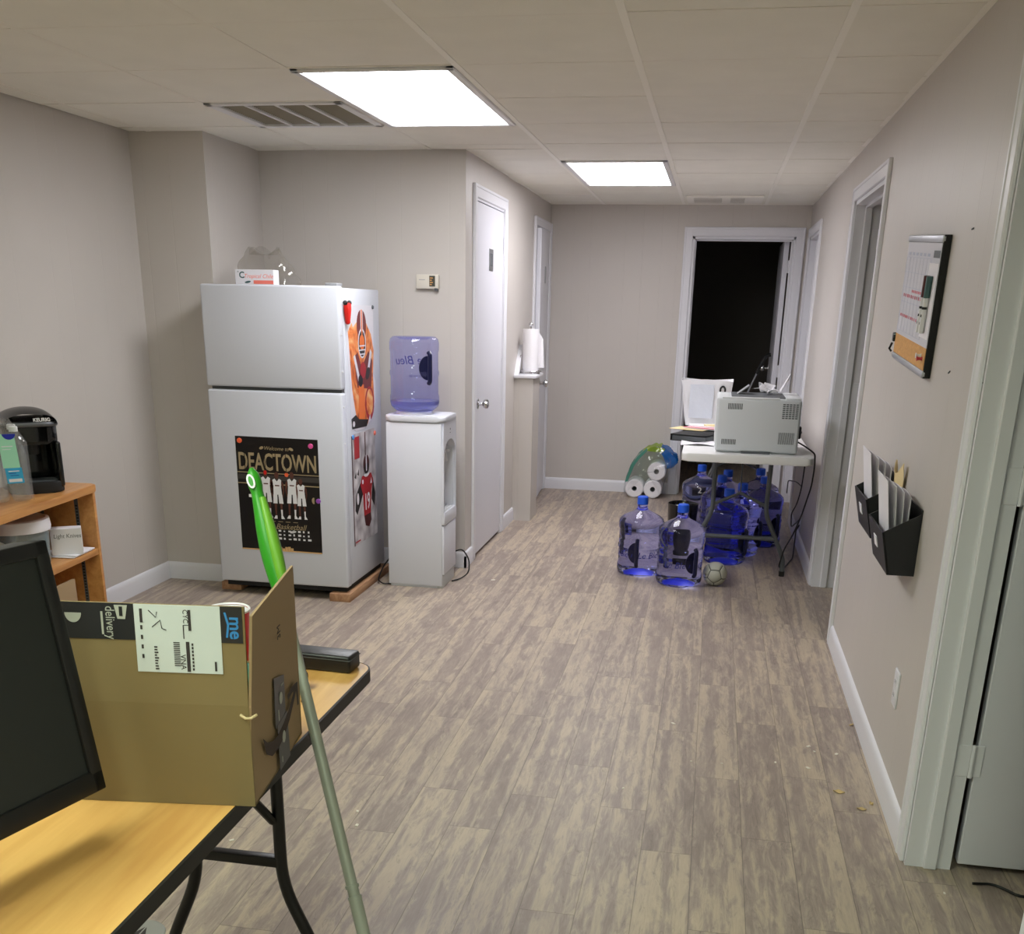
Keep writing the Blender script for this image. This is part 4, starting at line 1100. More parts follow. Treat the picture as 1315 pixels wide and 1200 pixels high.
tag(MB().box((-.05, -.06, 0), (.05, .06, .012), 0, .001).build('sticky_pad', 'manila', loc=(.03, 6.80, .762), rot=(0, 0, .2)), 'pale yellow pad on the paper pile in front of the shopping bag', 'notepad')

# cane leaning in the dark room
t = thing('walking_cane', 'thin metal cane with a curved black grip leaning in the dark doorway', 'cane', (-.02, 9.02, 0))
MB().tube([(0, 0, .01), (.385, .13, 1.0)], .007, 0, 10).build('shaft', 'silver', t)
MB().tube([(.372, .125, .965), (.398, .134, 1.03), (.425, .144, 1.09), (.448, .150, 1.112), (.474, .150, 1.118)], .015, 0, 10, .02).build('grip', 'black_plastic', t)

# ------------------------------------------------------------------ water jugs
def make_jug(label, x, y, rot, first=None, text=True):
    if first is None:
        t = thing('water_jug', label, 'water jug', (x, y, 0), rot, 'blue water jugs on the floor')
        prof = JP + [(.024, .418), (0, .418)]
        MB().lathe(prof, 0, 48).build('bottle', 'jug_glass', t, smooth=50)
        MB().lathe([(0, .445), (.026, .445), (.0305, .440), (.0315, .402), (.0295, .400), (.0295, .4185), (0, .4185)], 0, 28).build('bottle_cap', 'jug_blue', t)
        handle_parts(t, math.radians(-52), .075, .205)
        MB().lathe([(0, .014), (.040, .013), (.074, .006), (.080, .008), (.044, .019), (0, .020)], 0, 40).build('base_caustic', 'caustic_blue', t)  # opaque blue disc, paints the light that gathers in the jug's base
        b = MB(); cyl_text(b, 'Le Bleu', .05, .1262, math.radians(-14), .125, 0, False, .25); b.build('lettering', 'print_blue', t)
        b = MB(); cyl_text(b, 'Le Bleu', .05, .1262, math.radians(-96), .125, 0, False, .25); b.build('lettering', 'print_blue', t)
        return t
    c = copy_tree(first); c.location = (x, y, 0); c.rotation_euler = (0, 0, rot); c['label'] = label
    return c
j0 = make_jug('full water jug standing before the table, left of its twin, below the paper towel pack', -.335, 5.995, math.radians(-45))
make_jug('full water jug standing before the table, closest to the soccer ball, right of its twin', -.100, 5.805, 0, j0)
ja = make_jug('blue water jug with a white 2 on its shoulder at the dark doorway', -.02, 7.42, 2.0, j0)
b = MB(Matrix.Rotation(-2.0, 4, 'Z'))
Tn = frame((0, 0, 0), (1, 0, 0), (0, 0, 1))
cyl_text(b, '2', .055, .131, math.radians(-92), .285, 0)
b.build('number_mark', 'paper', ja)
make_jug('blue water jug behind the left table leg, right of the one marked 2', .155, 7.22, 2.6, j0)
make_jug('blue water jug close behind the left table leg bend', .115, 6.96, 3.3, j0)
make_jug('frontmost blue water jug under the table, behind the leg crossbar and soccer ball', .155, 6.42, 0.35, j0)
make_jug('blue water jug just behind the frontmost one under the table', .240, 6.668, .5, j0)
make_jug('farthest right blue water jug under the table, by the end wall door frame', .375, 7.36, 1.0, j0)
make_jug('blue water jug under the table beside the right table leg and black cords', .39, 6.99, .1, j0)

# waste bin, soccer ball
def binwob(a, z): return 1 + .05 * math.cos(3 * a + 1) * z / .33
b = MB().lathe([(0, .0), (.078, 0), (.092, .32), (.094, .33), (.090, .332), (.085, .32), (.072, .012), (0, .012)], 0, 32, wob=binwob)
tag(b.build('waste_bin', 'black_gloss', loc=(-.118, 6.50, 0)), 'open black bin behind the two front water jugs', 'bin')

def soccer_ball(loc, r):
    t = thing('soccer_ball', 'small scuffed grey white soccer ball on the floor beside the front water jug', 'ball', (loc[0], loc[1], 0))
    B = bmesh.new(); bmesh.ops.create_icosphere(B, subdivisions=1, radius=1.0); B.verts.ensure_lookup_table()
    V = [v.co.copy() for v in B.verts]; F3 = [[v.index for v in f.verts] for f in B.faces]
    nb = {i: [e.other_vert(v).index for e in v.link_edges] for i, v in enumerate(B.verts)}; B.free()
    polys = []
    for i, ns in nb.items():
        n = V[i].normalized(); u = n.orthogonal().normalized(); w_ = n.cross(u)
        pts = [sum((V[k] for k in f), Vector()) / 3 for f in F3 if i in f]
        pts.sort(key=lambda q: math.atan2(q.dot(w_), q.dot(u))); polys.append(pts)
    R = Matrix.Translation((0, 0, r)) @ Matrix.Rotation(.5, 4, 'X') @ Matrix.Rotation(.9, 4, 'Z')
    b = MB(R)
    for p in polys:
        c = sum(p, Vector()) / len(p); n = len(p)
        def at(q, t_, rr): return (c.lerp(q, t_)).normalized() * rr
        rings = [(1.0, r * .968, 0), (.93, r * .972, 1), (.89, r * .994, 1), (.6, r, 1), (.3, r, 1)]
        # subdivide the outline so panels curve
        q = []
        for k in range(n):
            for s in range(6): q.append(p[k].lerp(p[(k + 1) % n], s / 6))
        N_ = len(q); vs = []; fs = []; ms = []
        for t_, rr, mm in rings: vs += [at(x, t_, rr) for x in q]
        vs.append(c.normalized() * r)
        for i in range(len(rings) - 1):
            ff = [(i * N_ + k, i * N_ + (k + 1) % N_, (i + 1) * N_ + (k + 1) % N_, (i + 1) * N_ + k) for k in range(N_)]
            b.add([], [], 0)
            fs += [(x, 0 if i < 1 else 1) for x in ff]
        L_ = (len(rings) - 1) * N_
        fs += [((L_ + k, L_ + (k + 1) % N_, len(vs) - 1), 1) for k in range(N_)]
        base = len(b.v); b.v += [R @ Vector(v) for v in vs]; b.f += [tuple(base + i for i in x) for x, _ in fs]; b.m += [mm for _, mm in fs]
    b.build('cover', ['ball_seam', 'ball_white'], t, smooth=80)
    def sph(x, y, rr=r * 1.004):
        a = math.radians(-118) + x / r; e = y / r
        return (rr * math.cos(a) * math.cos(e), rr * math.sin(a) * math.cos(e), r + rr * math.sin(e))
    pts = [(-.034, .006), (-.026, -.006), (-.010, .002), (.014, .022), (-.012, .008), (-.025, .003), (-.030, .010)]
    MB().add([sph(*p) for p in pts], [tuple(range(len(pts)))]).build('swoosh_mark', 'ball_mark', t)
    return t
soccer_ball((.100, 5.80), .067)

# paper towel pack by the end wall
t = thing('towel_pack', 'plastic wrapped pack of white paper rolls on the floor against the end wall', 'paper towels', (-.485, 8.67, 0))
def proll(name, x, z):
    b = MB(Matrix.Translation((x, .115, z)) @ Matrix.Rotation(PI / 2, 4, 'X'))
    b.lathe([(.021, 0), (.066, 0), (.073, .006), (.073, .224), (.066, .23), (.021, .23), (.021, 0)], 0, 32)
    b.build('roll', 'paper_towel', t)
    MB(Matrix.Translation((x, .113, z)) @ Matrix.Rotation(PI / 2, 4, 'X')).lathe([(.0205, .0), (.0205, .2245), (.0185, .2245), (.0185, .0)], 0, 20).build('core', 'fridge_grey', t)
proll('roll', -.070, .0745); proll('roll', .078, .0745); proll('roll', .100, .218)
arcp = [(-.15, .02), (-.155, .08), (-.140, .17), (-.105, .27), (-.055, .345), (.01, .395), (.075, .418), (.13, .412), (.19, .385), (.245, .335), (.262, .29), (.225, .262), (.185, .245), (.172, .17), (.160, .08), (.150, .01)]
def arc(u, k=0.0):
    x = u * (len(arcp) - 1); i = min(int(x), len(arcp) - 2); f = x - i
    return (arcp[i][0] * (1 - f) + arcp[i + 1][0] * f, arcp[i][1] * (1 - f) + arcp[i + 1][1] * f)
for nm, u0, u1, mm, yo in (('wrap_green', .16, .30, 'film_green', .0), ('wrap_lime', .30, .46, 'film_lime', .0), ('wrap_blue', .46, .72, 'film_blue', .0), ('wrap_clear', .0, .16, 'pack_film', 0), ('wrap_clear', .72, 1.0, 'pack_film', 0)):
    def fn(u, v, u0=u0, u1=u1):
        x, z = arc(u0 + (u1 - u0) * u); wv = .006 * math.sin(17 * u + 11 * v) * (1 if z > .1 else .1)
        return (x + wv, -.122 + .24 * v, z + wv)
    MB().sheet(fn, 14, 8).build(nm, mm, t, smooth=70)
c0 = (.03, .21)
def fr_pt(u, k):       # front skin of the wrap: k = 0 outer rim, 1 centre
    x, z = arc(u); q = 1 - k
    w_ = .005 * math.sin(23 * u + 9 * k) + .003 * math.sin(41 * u)
    return (c0[0] + (x - c0[0]) * q, -.122 - .022 * math.sin(PI * min(1, k * 1.6) * .5) - w_, c0[1] + (z - c0[1]) * q + w_)
for nm, u0, u1, mm, k1 in (('wrap_green', .10, .34, 'film_green', .20), ('wrap_lime', .34, .50, 'film_lime', .17), ('wrap_blue', .50, .76, 'film_blue', .34)):
    MB().sheet(lambda u, v: fr_pt(u0 + (u1 - u0) * u, k1 * (.35 + .65 * math.sin(PI * (.15 + .7 * u))) * v), 16, 5).build(nm, mm, t, smooth=70)
MB().sheet(lambda u, v: fr_pt(u, .16 + .84 * v), 40, 8).build('wrap_front', 'clear_film', t, smooth=70)

# cords at the table
b = MB().tube([(.480, 5.985, .785), (.520, 5.93, .768), (.550, 5.88, .752), (.572, 5.87, .735), (.578, 5.88, .66), (.575, 5.90, .56), (.545, 5.95, .39), (.515, 6.0, .27), (.478, 6.05, .17), (.463, 6.10, .06), (.50, 6.25, .01), (.58, 6.6, .006), (.61, 6.92, .12), (.628, 6.94, .15)], .0045, 0, 8, .03)
b.build('power_cord', 'black_plastic', printer, loc=(-.252, -5.92, -.742), smooth=60)
b = MB().tube([(.565, 6.30, .705), (.565, 6.32, .58), (.562, 6.34, .47), (.548, 6.36, .38), (.53, 6.45, .31), (.55, 6.6, .20), (.60, 6.85, .18), (.627, 6.94, .19)], .004, 0, 8, .04)
b.tube([(.562, 6.34, .49), (.54, 6.45, .50), (.51, 6.7, .47), (.525, 6.9, .36)], .0035, 0, 8, .05)
tag(b.build('power_cable', 'black_plastic', smooth=60), 'thin black cable with a side branch hanging behind the folding table edge', 'cable')
b = MB().tube([(.80, 2.66, .004), (.85, 2.665, .006), (.88, 2.645, .005), (.905, 2.615, .005), (.96, 2.62, .005), (1.2, 2.68, .005)], .004, 0, 8, .03)
tag(b.build('power_cable', 'black_plastic', smooth=60), 'thin black cable on the floor under the nearest open door', 'cable')

# ------------------------------------------------------------------ bookcase by the left wall
t = thing('bookcase', 'low oak laminate bookcase holding the coffee maker against the left wall', 'bookcase', (-2.443, 3.888, 0), math.radians(4.9))
# local: x = out of the case (front at 0, back at -.285), y along it (far end at 0, near end at -1.0)
LB = -1.05; DB = -.30; TH = .737
MB().prism(rrect(DB, LB, .012, .012, .03), TH - .030, TH, 0, bev=.006).build('top_board', 'oak_laminate', t)
sp1 = MB().box((DB + .01, -.02, 0), (0, 0, TH - .03), 0, .001).build('side_panel', 'oak_laminate', t)
MB().box((DB + .01, LB + .01, 0), (0, LB + .03, TH - .03), 0, .001).build('side_panel', 'oak_laminate', t)
MB().box((DB + .004, LB + .01, 0), (DB + .012, 0, TH - .03)).build('back_panel', 'shelf_back', t)
MB().box((DB + .012, LB + .03, .450), (-.002, -.021, .474), 0, .001).build('shelf', 'oak_laminate', t)
MB().box((DB + .012, LB + .03, .05), (-.002, -.021, .074), 0, .001).build('shelf', 'oak_laminate', t)
for xx in (-.075, -.225):
    b = MB().box((xx - .008, -.0215, .08), (xx + .008, -.0195, TH - .04), 0)
    for k in range(44): b.box((xx - .0045, -.0221, .10 + k * .0127), (xx + .0045, -.0212, .106 + k * .0127), 1)
    b.build('shelf_standard', ['slot_dark', 'black_matte'], t)
TB = Matrix.Translation((-2.443, 3.888, 0)) @ Matrix.Rotation(math.radians(4.9), 4, 'Z')
def bp(x, y, z=0): return tuple(TB @ Vector((x * .951, y * .951, z + .0005)))
# coffee maker, facing the camera
t = thing('coffee_maker', 'black single-cup coffee maker with a silver handle on the bookcase', 'coffee maker', bp(-.180, -.166, TH), math.radians(45))
t.scale = (.93, .93, .96)
b = MB()
b.prism(rrect(-.105, -.02, .105, .13, .04), 0, .245, 0, bev=.01)
b.box((-.105, -.138, .02), (-.082, .06, .20), 0, .010, 3); b.box((.082, -.138, .02), (.105, .06, .20), 0, .010, 3); b.prism(rrect(-.100, -.135, .100, .125, .05), .262, .282, 0)
b.prism(rrect(-.105, -.135, .105, .13, .05), .19, .268, 0, bev=.012)
b.build('housing', 'black_gloss', t)
b = MB(); b.prism(rrect(-.105, -.150, .105, .0, .05), 0, .045, 0, bev=.008)
b.build('drip_base', 'black_matte', t)
b = MB(); b.prism(rrect(-.085, -.135, .085, -.03, .04), .045, .0475, 0); b.build('drip_plate', 'slot_dark', t)
b = MB().sheet(lambda u, v: (.100 * math.cos(PI * u) * -1 * (1), -.145 + .28 * v, .268 + .062 * math.sin(PI * u) ** .7 * math.sin(PI * (.22 + .72 * v)) ** .8), 24, 16)
b.build('lid', 'lid_black', t, smooth=70)
b = MB().tube([(-.108, -.06, .262), (-.098, -.12, .268), (-.055, -.152, .270), (.0, -.158, .270), (.055, -.152, .270), (.098, -.12, .268), (.108, -.06, .262)], .0095, 0, 12, .02)
b.build('handle', 'handle_grey', t)
MB().lathe([(0, .150), (.030, .150), (.034, .19), (0, .19)], 0, 20, Matrix.Translation((0, -.085, 0))).build('brew_head', 'black_plastic', t)
MB(frame((.04, -.153, .287), (1, 0, 0), (0, .25, 1))).text('KEURIG', .019, 0, None, bold=.0006).build('lettering', 'white_plastic', t)
# wrapped pack of small water bottles
t = thing('bottle_pack', 'film wrapped pack of clear drink bottles with a green card on the bookcase', 'bottled water', bp(-.112, -.45, TH + .006), math.radians(40))
for ix in (-1, 1):
    for iy in (-1, 1):
        w_ = MB(Matrix.Translation((ix * .037, iy * .037, 0))).lathe([(0, .003), (.026, .0), (.033, .008), (.033, .05), (.030, .06), (.033, .07), (.033, .12), (.030, .13), (.033, .14), (.033, .17), (.022, .21), (.0135, .235), (.0135, .25)], 0, 24).build('drink_bottle', 'bottle_film', t)
        MB(Matrix.Translation((ix * .037, iy * .037, .248))).lathe([(0, .018), (.013, .018), (.015, .016), (.015, 0), (0, 0)], 0, 16).build('bottle_cap', 'white_plastic', w_)
def pk(u, v):
    a = 2 * PI * u; c, s = math.cos(a), math.sin(a); q = (abs(c) ** 4 + abs(s) ** 4) ** (-.25); k = 1.0 if v < .72 else 1 - (v - .72) * 2.3
    return (.078 * c * q * k, .078 * s * q * k, .002 + .285 * v + .006 * math.sin(5 * a + 7 * v))
MB().sheet(pk, 40, 14).build('film_wrap', 'clear_film', t, smooth=60)
Tc = frame((.022, -.0815, 0), (1, .06, 0), (-.06, 0, 1))
b = MB(Tc); b.flat(R4(-.030, .125, .026, .245), .0, 0, th=.001); b.flat(R4(-.026, .07, .030, .125), .0, 1, th=.001); b.flat(ell(.008, .245, .022, .02, 14, 180, 360), .0008, 2, th=.001)
b.flat(R4(-.02, .075, .024, .086), .0012, 3); b.flat(R4(-.016, .112, .020, .115), .0012, 3); b.flat(R4(-.016, .105, .008, .107), .0012, 2); b.flat(R4(-.012, .097, .016, .099), .0012, 2); b.flat(R4(-.022, .20, .014, .203), .0012, 3); b.flat(R4(-.022, .19, .006, .192), .0012, 3)
b.build('price_card', ['card_green', 'card_blue', 'dark_blue', 'paper'], t)
# stack of striped cups
b = MB().lathe([(0, 0), (.028, 0)] + sum([[(.030 + .0004 * k, .006 + k * .009), (.033 + .0004 * k, .008 + k * .009)] for k in range(9)], []) + [(.040, .15), (.0, .15)], 0, 28)
o = b.build('cup_stack', ['pink_stripe', 'paper'], loc=bp(-.055, -.70, TH))
for p in o.data.polygons:
    zc = sum(o.data.vertices[i].co.z for i in p.vertices) / len(p.vertices)
    p.material_index = 1 if (int(zc / .0045) % 2 == 0 or zc > .09) else 0
tag(o, 'stack of pink striped paper cups at the front edge of the bookcase top', 'cups')
# tub, cutlery box, papers on the middle shelf
SZ = .474
t = thing('storage_tub', 'round clear plastic tub with a white lid on the bookcase shelf', 'tub', bp(-.160, -.372, SZ))
MB().lathe([(0, 0), (.105, 0), (.112, .01), (.118, .15), (.112, .15), (.106, .012), (0, .012)], 0, 40).build('bowl', 'tub_clear', t)
MB().lathe([(.108, .14), (.126, .14), (.128, .150), (.124, .182), (.112, .186), (.106, .180), (0, .180)], 0, 40).build('lid', 'tub_white', t)
t = thing('cutlery_box', 'white carton of plastic knives on the bookcase shelf in front of the tub', 'box', bp(-.046, -.165, SZ + .010), math.radians(32))
t.scale = (.8, .8, .9)
MB().box((-.09, -.035, 0), (.055, .035, .115), 0, .001, 1).build('carton', 'paper', t)
MB(frame((-.012, -.0354, .082), (1, 0, 0), (0, 0, 1))).text('Light Knives', .026, 0, None, shear=.1).build('lettering', 'slot_dark', t)
b = MB(); b.box((-.14, -.06, 0), (.012, .11, .004), 0, .001); b.box((-.13, -.05, .004), (.016, .112, .009), 0, .001)
tag(b.build('paper_pile', 'paper', loc=bp(-.02, -.165, SZ + .001), rot=(0, 0, .09)), 'flat white papers jutting out at the right end of the bookcase shelf', 'papers')
tag(MB().box((-.02, -.03, 0), (.02, .03, .12), 0, .002).build('green_packet', 'film_green', loc=bp(-.20, -.155, SZ)), 'small green packet behind the knives carton on the bookcase shelf', 'packet')
b = MB().sheet(lambda u, v: ((.07 - .02 * v) * math.cos(2 * PI * u) * (1 + .1 * math.sin(6 * PI * u)), .09 * math.sin(2 * PI * u) * (1 - .2 * v), .12 * v + .008 * math.sin(8 * PI * u)), 30, 8)
tag(b.build('patterned_bag', 'knit', loc=bp(-.085, -.665, SZ + .010), smooth=60), 'grey patterned bag at the left on the bookcase shelf', 'bag')
tag(MB().box((-.012, -.17, 0), (.0, 0, .315), 0, .001).build('cardboard_sheet', 'cardboard_light', loc=bp(-.012, -.22, .0755), rot=(0, -.02, .05)), 'tan cardboard panel standing in the lower bookcase compartment', 'cardboard')
b = MB().sheet(lambda u, v: ((.05 - .02 * v) * math.cos(2 * PI * u) * (1 + .15 * math.sin(6 * PI * u)), .05 * math.sin(2 * PI * u) * (1 - .3 * v), .14 * v + .01 * math.sin(8 * PI * u)), 30, 8)
tag(b.build('clear_packet', 'tub_clear', loc=bp(-.09, -.12, .0855), smooth=60), 'crinkled clear packet beside the cardboard panel in the bookcase', 'packet')

# ------------------------------------------------------------------ desk (narrow folding table) with monitor, carton, cup
t = thing('narrow_desk', 'narrow oak laminate folding table with black edge and black legs in the corner', 'table', (-.873, 1.065, 0))
dx, dy0, dy1 = .228, -.92, .92
MB().prism(rrect(-dx + .004, dy0 + .004, dx - .004, dy1 - .004, .045), .716, .7405, 0).build('tabletop', 'oak_desk', t)
o_, i_ = rrect(-dx, dy0, dx, dy1, .05), rrect(-dx + .0035, dy0 + .0035, dx - .0035, dy1 - .0035, .046)
n = len(o_)
b = MB()
vs = [(*p, .714) for p in o_] + [(*p, .7395) for p in o_] + [(*p, .741) for p in i_] + [(*p, .714) for p in i_]
fs = []
for k in range(n):
    k2 = (k + 1) % n; fs += [(k, k2, n + k2, n + k), (n + k, n + k2, 2 * n + k2, 2 * n + k), (3 * n + k, 3 * n + k2, k2, k)]
b.add(vs, fs); b.build('edge_band', 'edge_black', t)
MB().box((-dx + .03, dy0 + .03, .700), (dx - .03, dy1 - .03, .716)).build('under_frame', 'black_matte', t)
for yy in (1.75 - 1.065, .45 - 1.065):
    for s in (-1, 1):
        lg = MB().tube([(s * .092, yy, .700), (s * .092, yy, .33), (s * .175, yy, .14), (s * .175, yy, .008)], .0125, 0, 12, .06).build('leg', 'black_steel', t)
        MB().lathe([(0, 0), (.016, 0), (.016, .025), (0, .025)], 0, 12, Matrix.Translation((s * .175, yy, 0))).build('foot_cap', 'black_plastic', lg)
    MB().box((-.092, yy - .011, .372), (.092, yy + .011, .394), 0, .003).build('crossbar', 'black_steel', t)
    MB().tube([(.085, yy - .01, .478), (.02, yy + (-.16 if yy > 0 else .16), .702)], .009, 0, 8).build('brace', 'black_steel', t)

# monitor: right edge foot at P, screen faces the aisle
P = Vector((-.771, 1.170, .820)); e1 = Vector((.2588, .9659, 0)); Q = Vector((-.822, 1.183, 1.158)); upv = (Q - P).normalized()
t = thing('computer_monitor', 'black computer monitor at the near end of the narrow desk', 'monitor', (-.93, .93, .741))
TM_ = Matrix.Translation((.93, -.93, -.741)) @ frame(P, e1, upv)      # local x to the right (0 at the right edge), y up, z towards the viewer
MW, MHt = .545, .342
MB(TM_).box((-MW, 0, -.055), (0, MHt, -.002), 0, .010, 2).build('back_shell', 'black_plastic', t)
b = MB(TM_)
b.box((-MW, 0, -.014), (0, .030, .004), 0, .003); b.box((-MW, MHt - .020, -.014), (0, MHt, .004), 0, .003); b.box((-.020, 0, -.014), (0, MHt, .004), 0, .003); b.box((-MW, 0, -.014), (-MW + .020, MHt, .004), 0, .003)
b.build('bezel', 'black_plastic', t)
MB(TM_).box((-MW + .018, .028, -.008), (-.018, MHt - .018, -.001)).build('screen', 'screen_black', t)
b = MB(); b.lathe([(0, 0), (.115, 0), (.118, .006), (.108, .014), (0, .018)], 0, 40)
b.build('stand_base', 'black_plastic', t)
MB().box((-.025, -.05, .012), (.035, .05, .22), 0, .01).build('stand_neck', 'black_plastic', t)

# cardboard carton, open at the back, turned a few degrees
CA = math.radians(7.6)
t = thing('cardboard_box', 'open brown shipping carton with a white label and black tape on the desk', 'box', (-.618, 1.307, .741), CA)
# local: x = -w..0 along the front, y = 0 front .. .285 back, z up; right panel at x = 0
bw, bd, bh = .42, .285, .305
b = MB()
FL = .160; FA = math.radians(4.0); fo = (bh - FL) * math.tan(FA)      # the upper front is creased and leans back a little
b.box((-bw, 0, 0), (0, .004, FL), 0)
b.hexa([(-bw, 0, FL), (0, 0, FL), (0, .004, FL), (-bw, .004, FL), (-bw, fo, bh), (0, fo, bh), (0, .004 + fo, bh), (-bw, .004 + fo, bh)])
b.box((-bw, 0, 0), (-bw + .004, bd, bh * .9), 0); b.box((-bw, bd - .004, 0), (0, bd, .13), 0)
b.build('front_panel', 'cardboard', t)
MB().box((-bw, .001, 0), (0, bd, .004)).build('bottom_panel', 'cardboard', t)
def rp(u, v):   # upper part leans outwards where it tore from the front
    lean = .014 * max(0, v - .36) / .64 * (1 - u)
    return (lean, u * bd + .001, v * (bh - .010 + .004 * u))
MB().sheet(rp, 8, 10, .004).build('right_panel', 'cardboard_light', t)
b = MB().tube([(-.012, -.002, .147), (-.004, -.005, .143), (.004, -.004, .143), (.010, .004, .146)], .0022, 0, 8); b.build('torn_edge', 'cardboard_edge', t)
TFb = Matrix.Translation((0, -.0003, FL)) @ Matrix.Rotation(-FA, 4, 'X') @ frame((0, 0, -FL), (1, 0, 0), (0, 0, 1))
MB(TFb).box((-bw, bh - .052, 0), (-.156, bh + .0005, .0006)).box((-.035, bh - .052, 0), (-.003, bh + .0005, .0006)).build('black_tape', 'tape_black', t)
b = MB(TFb)
b.text('delivery', .019, 0, Matrix.Translation((-.192, bh - .028, .0008)) @ Matrix.Rotation(-PI / 2, 4, 'Z'), sx=.8)
b.flat(R4(-.205, bh - .045, -.202, bh - .012), .0008, 0); b.flat(ell(-.245, bh - .015, .012, .014, 16, 180, 360), .0008, 0)
b.flat([(-.185, bh - .002), (-.166, bh - .002), (-.170, bh - .022), (-.181, bh - .022)], .0008, 0); b.flat([(-.178, bh - .004), (-.173, bh - .004), (-.173, bh - .018), (-.178, bh - .018)], .001, 2)
b.text('me', .026, 1, Matrix.Translation((-.013, bh - .030, .0008)) @ Matrix.Rotation(-PI / 2, 4, 'Z'), bold=.0005)
b.flat([(-.029, bh - .008), (-.026, bh - .008), (-.0215, bh - .025), (-.024, bh - .044), (-.027, bh - .044), (-.0245, bh - .026)], .0008, 1)
b.build('tape_print', ['tape_print', 'tape_blue', 'tape_black'], t)
MB(TFb).box((-.157, bh - .098, 0), (-.034, bh + .0003, .0009)).build('shipping_label', 'label_white', t)
b = MB(TFb); zz = .0011
b.flat(R4(-.149, bh - .026, -.145, bh - .006), zz, 0)
for k in range(4): b.flat(R4(-.149, bh - .036 - k * .014, -.146, bh - .030 - k * .014), zz, 0)
for k in range(9): b.flat(R4(-.131, bh - .094 + k * .004, -.128 + random.uniform(0, .003), bh - .092 + k * .004), zz, 0)
b.tube([(-.136, bh - .008, zz), (-.126, bh - .018, zz), (-.124, bh - .010, zz)], .0007, 0, 6); b.tube([(-.132, bh - .032, zz), (-.120, bh - .022, zz), (-.118, bh - .034, zz), (-.112, bh - .036, zz)], .0007, 0, 6)
for k in range(13): b.flat(R4(-.103, bh - .088 + k * .0028, -.094, bh - .0867 + k * .0028), zz, 0)
b.flat(R4(-.085, bh - .096, -.080, bh - .052), zz, 0); b.flat(R4(-.080, bh - .036, -.076, bh - .006), zz, 0); b.flat(R4(-.088, bh - .048, -.0865, bh - .028), zz, 0)
for k in range(8): b.flat(R4(-.077, bh - .094 + k * .0052, -.0745, bh - .0905 + k * .0052), zz, 0)
b.text('CYC1', .010, 0, Matrix.Translation((-.084, bh - .018, zz)) @ Matrix.Rotation(-PI / 2, 4, 'Z')); b.text('VNA', .011, 0, Matrix.Translation((-.0905, bh - .082, zz)) @ Matrix.Rotation(-PI / 2, 4, 'Z'))
b.flat(R4(-.045, bh - .094, -.042, bh - .080), zz, 0)
b.build('label_print', 'ink', t)
TRp = frame((.0045, 0, 0), (0, 1, 0), (0, 0, 1))
b = MB(TRp @ Matrix.Translation((0, 0, .0002)))
b.prism([(.112, .079), (.172, .084), (.174, .148), (.116, .161)], .0002, .0008, 0); b.prism([(.122, .003), (.184, .003), (.179, .084), (.120, .081)], .0006, .0012, 0)
b.build('side_tape', 'tape_black', t)
b = MB(TRp @ Matrix.Translation((0, 0, .0014)))
up_ = [(.040, .093), (.060, .078), (.090, .068), (.120, .066), (.155, .071), (.190, .082), (.222, .097), (.238, .108)]
lo_ = [(.242, .098), (.226, .086), (.192, .064), (.155, .050), (.118, .044), (.082, .046), (.052, .062)]
b.flat(up_ + lo_, 0, 0); b.flat([(.186, .108), (.216, .112), (.252, .108), (.252, .068), (.244, .068), (.240, .098), (.214, .102), (.188, .099)], 0, 0)
b.text('3M', .026, 0, Matrix.Translation((.132, .232, .0075)) @ Matrix.Rotation(PI / 2, 4, 'Z'), sx=.7)
b.build('arrow_print', 'brown_ink', t)
b = MB(TRp @ Matrix.Translation((0, 0, .0016)))
b.flat(ell(.147, .118, .009, .010), 0, 0); b.flat(ell(.152, .050, .009, .010), 0, 0); b.flat(R4(.128, .086, .132, .104), 0, 0); b.flat(R4(.150, .136, .166, .139), 0, 0); b.flat(R4(.135, .012, .138, .022), 0, 0)
b.build('tape_icons', 'tape_print', t)

# red and white cup standing inside the carton
t = thing('paper_cup', 'tall red drinking cup with a white rim on the desk behind the carton', 'cup', (-.885, 1.812, .741))
MB().lathe([(0, 0), (.030, 0), (.0405, .146), (.039, .146), (.029, .004), (0, .004)], 0, 32).build('cup_wall', 'cup_red', t)
MB().lathe([(.0285, .006), (.0380, .145), (.0377, .146), (.0282, .008), (0, .008), (0, .006)], 0, 32).build('cup_lining', 'cup_white', t)
MB().lathe([(.0395, .143), (.0420, .144), (.0425, .148), (.0400, .150), (.0380, .147)], 0, 32).build('cup_rim', 'cup_white', t)
tag(MB().box((-.025, -.05, 0), (.025, .05, .17), 0, .004).build('green_packet', 'film_green', loc=(-.672, 1.40, .7465), rot=(0, 0, CA)), 'green packet glimpsed through the torn corner of the carton', 'packet')

# black case, small black knob and clip on the desk end
t = thing('glasses_case', 'long black case lying at the far end of the narrow desk', 'case', (-.752, 1.935, .741), math.radians(-4))
MB().box((-.085, -.028, 0), (.080, .028, .036), 0, .006, 3).build('case_body', 'black_plastic', t)
MB().box((-.082, -.0285, .027), (.0805, .0285, .0285), 0).build('seam', 'slot_dark', t)
t = thing('webcam', 'small round black device on the desk beside the carton', 'webcam', (-.742, 1.80, .741))
b = MB().lathe([(0, 0), (.016, 0), (.017, .006), (.008, .012), (0, .013)], 0, 20); b.build('base', 'black_plastic', t)
MB().ball((.002, -.002, .026), .017, 0, 3).build('head', 'black_gloss', t)
tag(MB().box((-.008, -.004, 0), (.008, .004, .005), 0, .001).build('small_clip', 'brown_ink', loc=(-.705, 1.735, .741), rot=(0, 0, .3)), 'tiny dark clip on the desk near its aisle edge', 'clip')

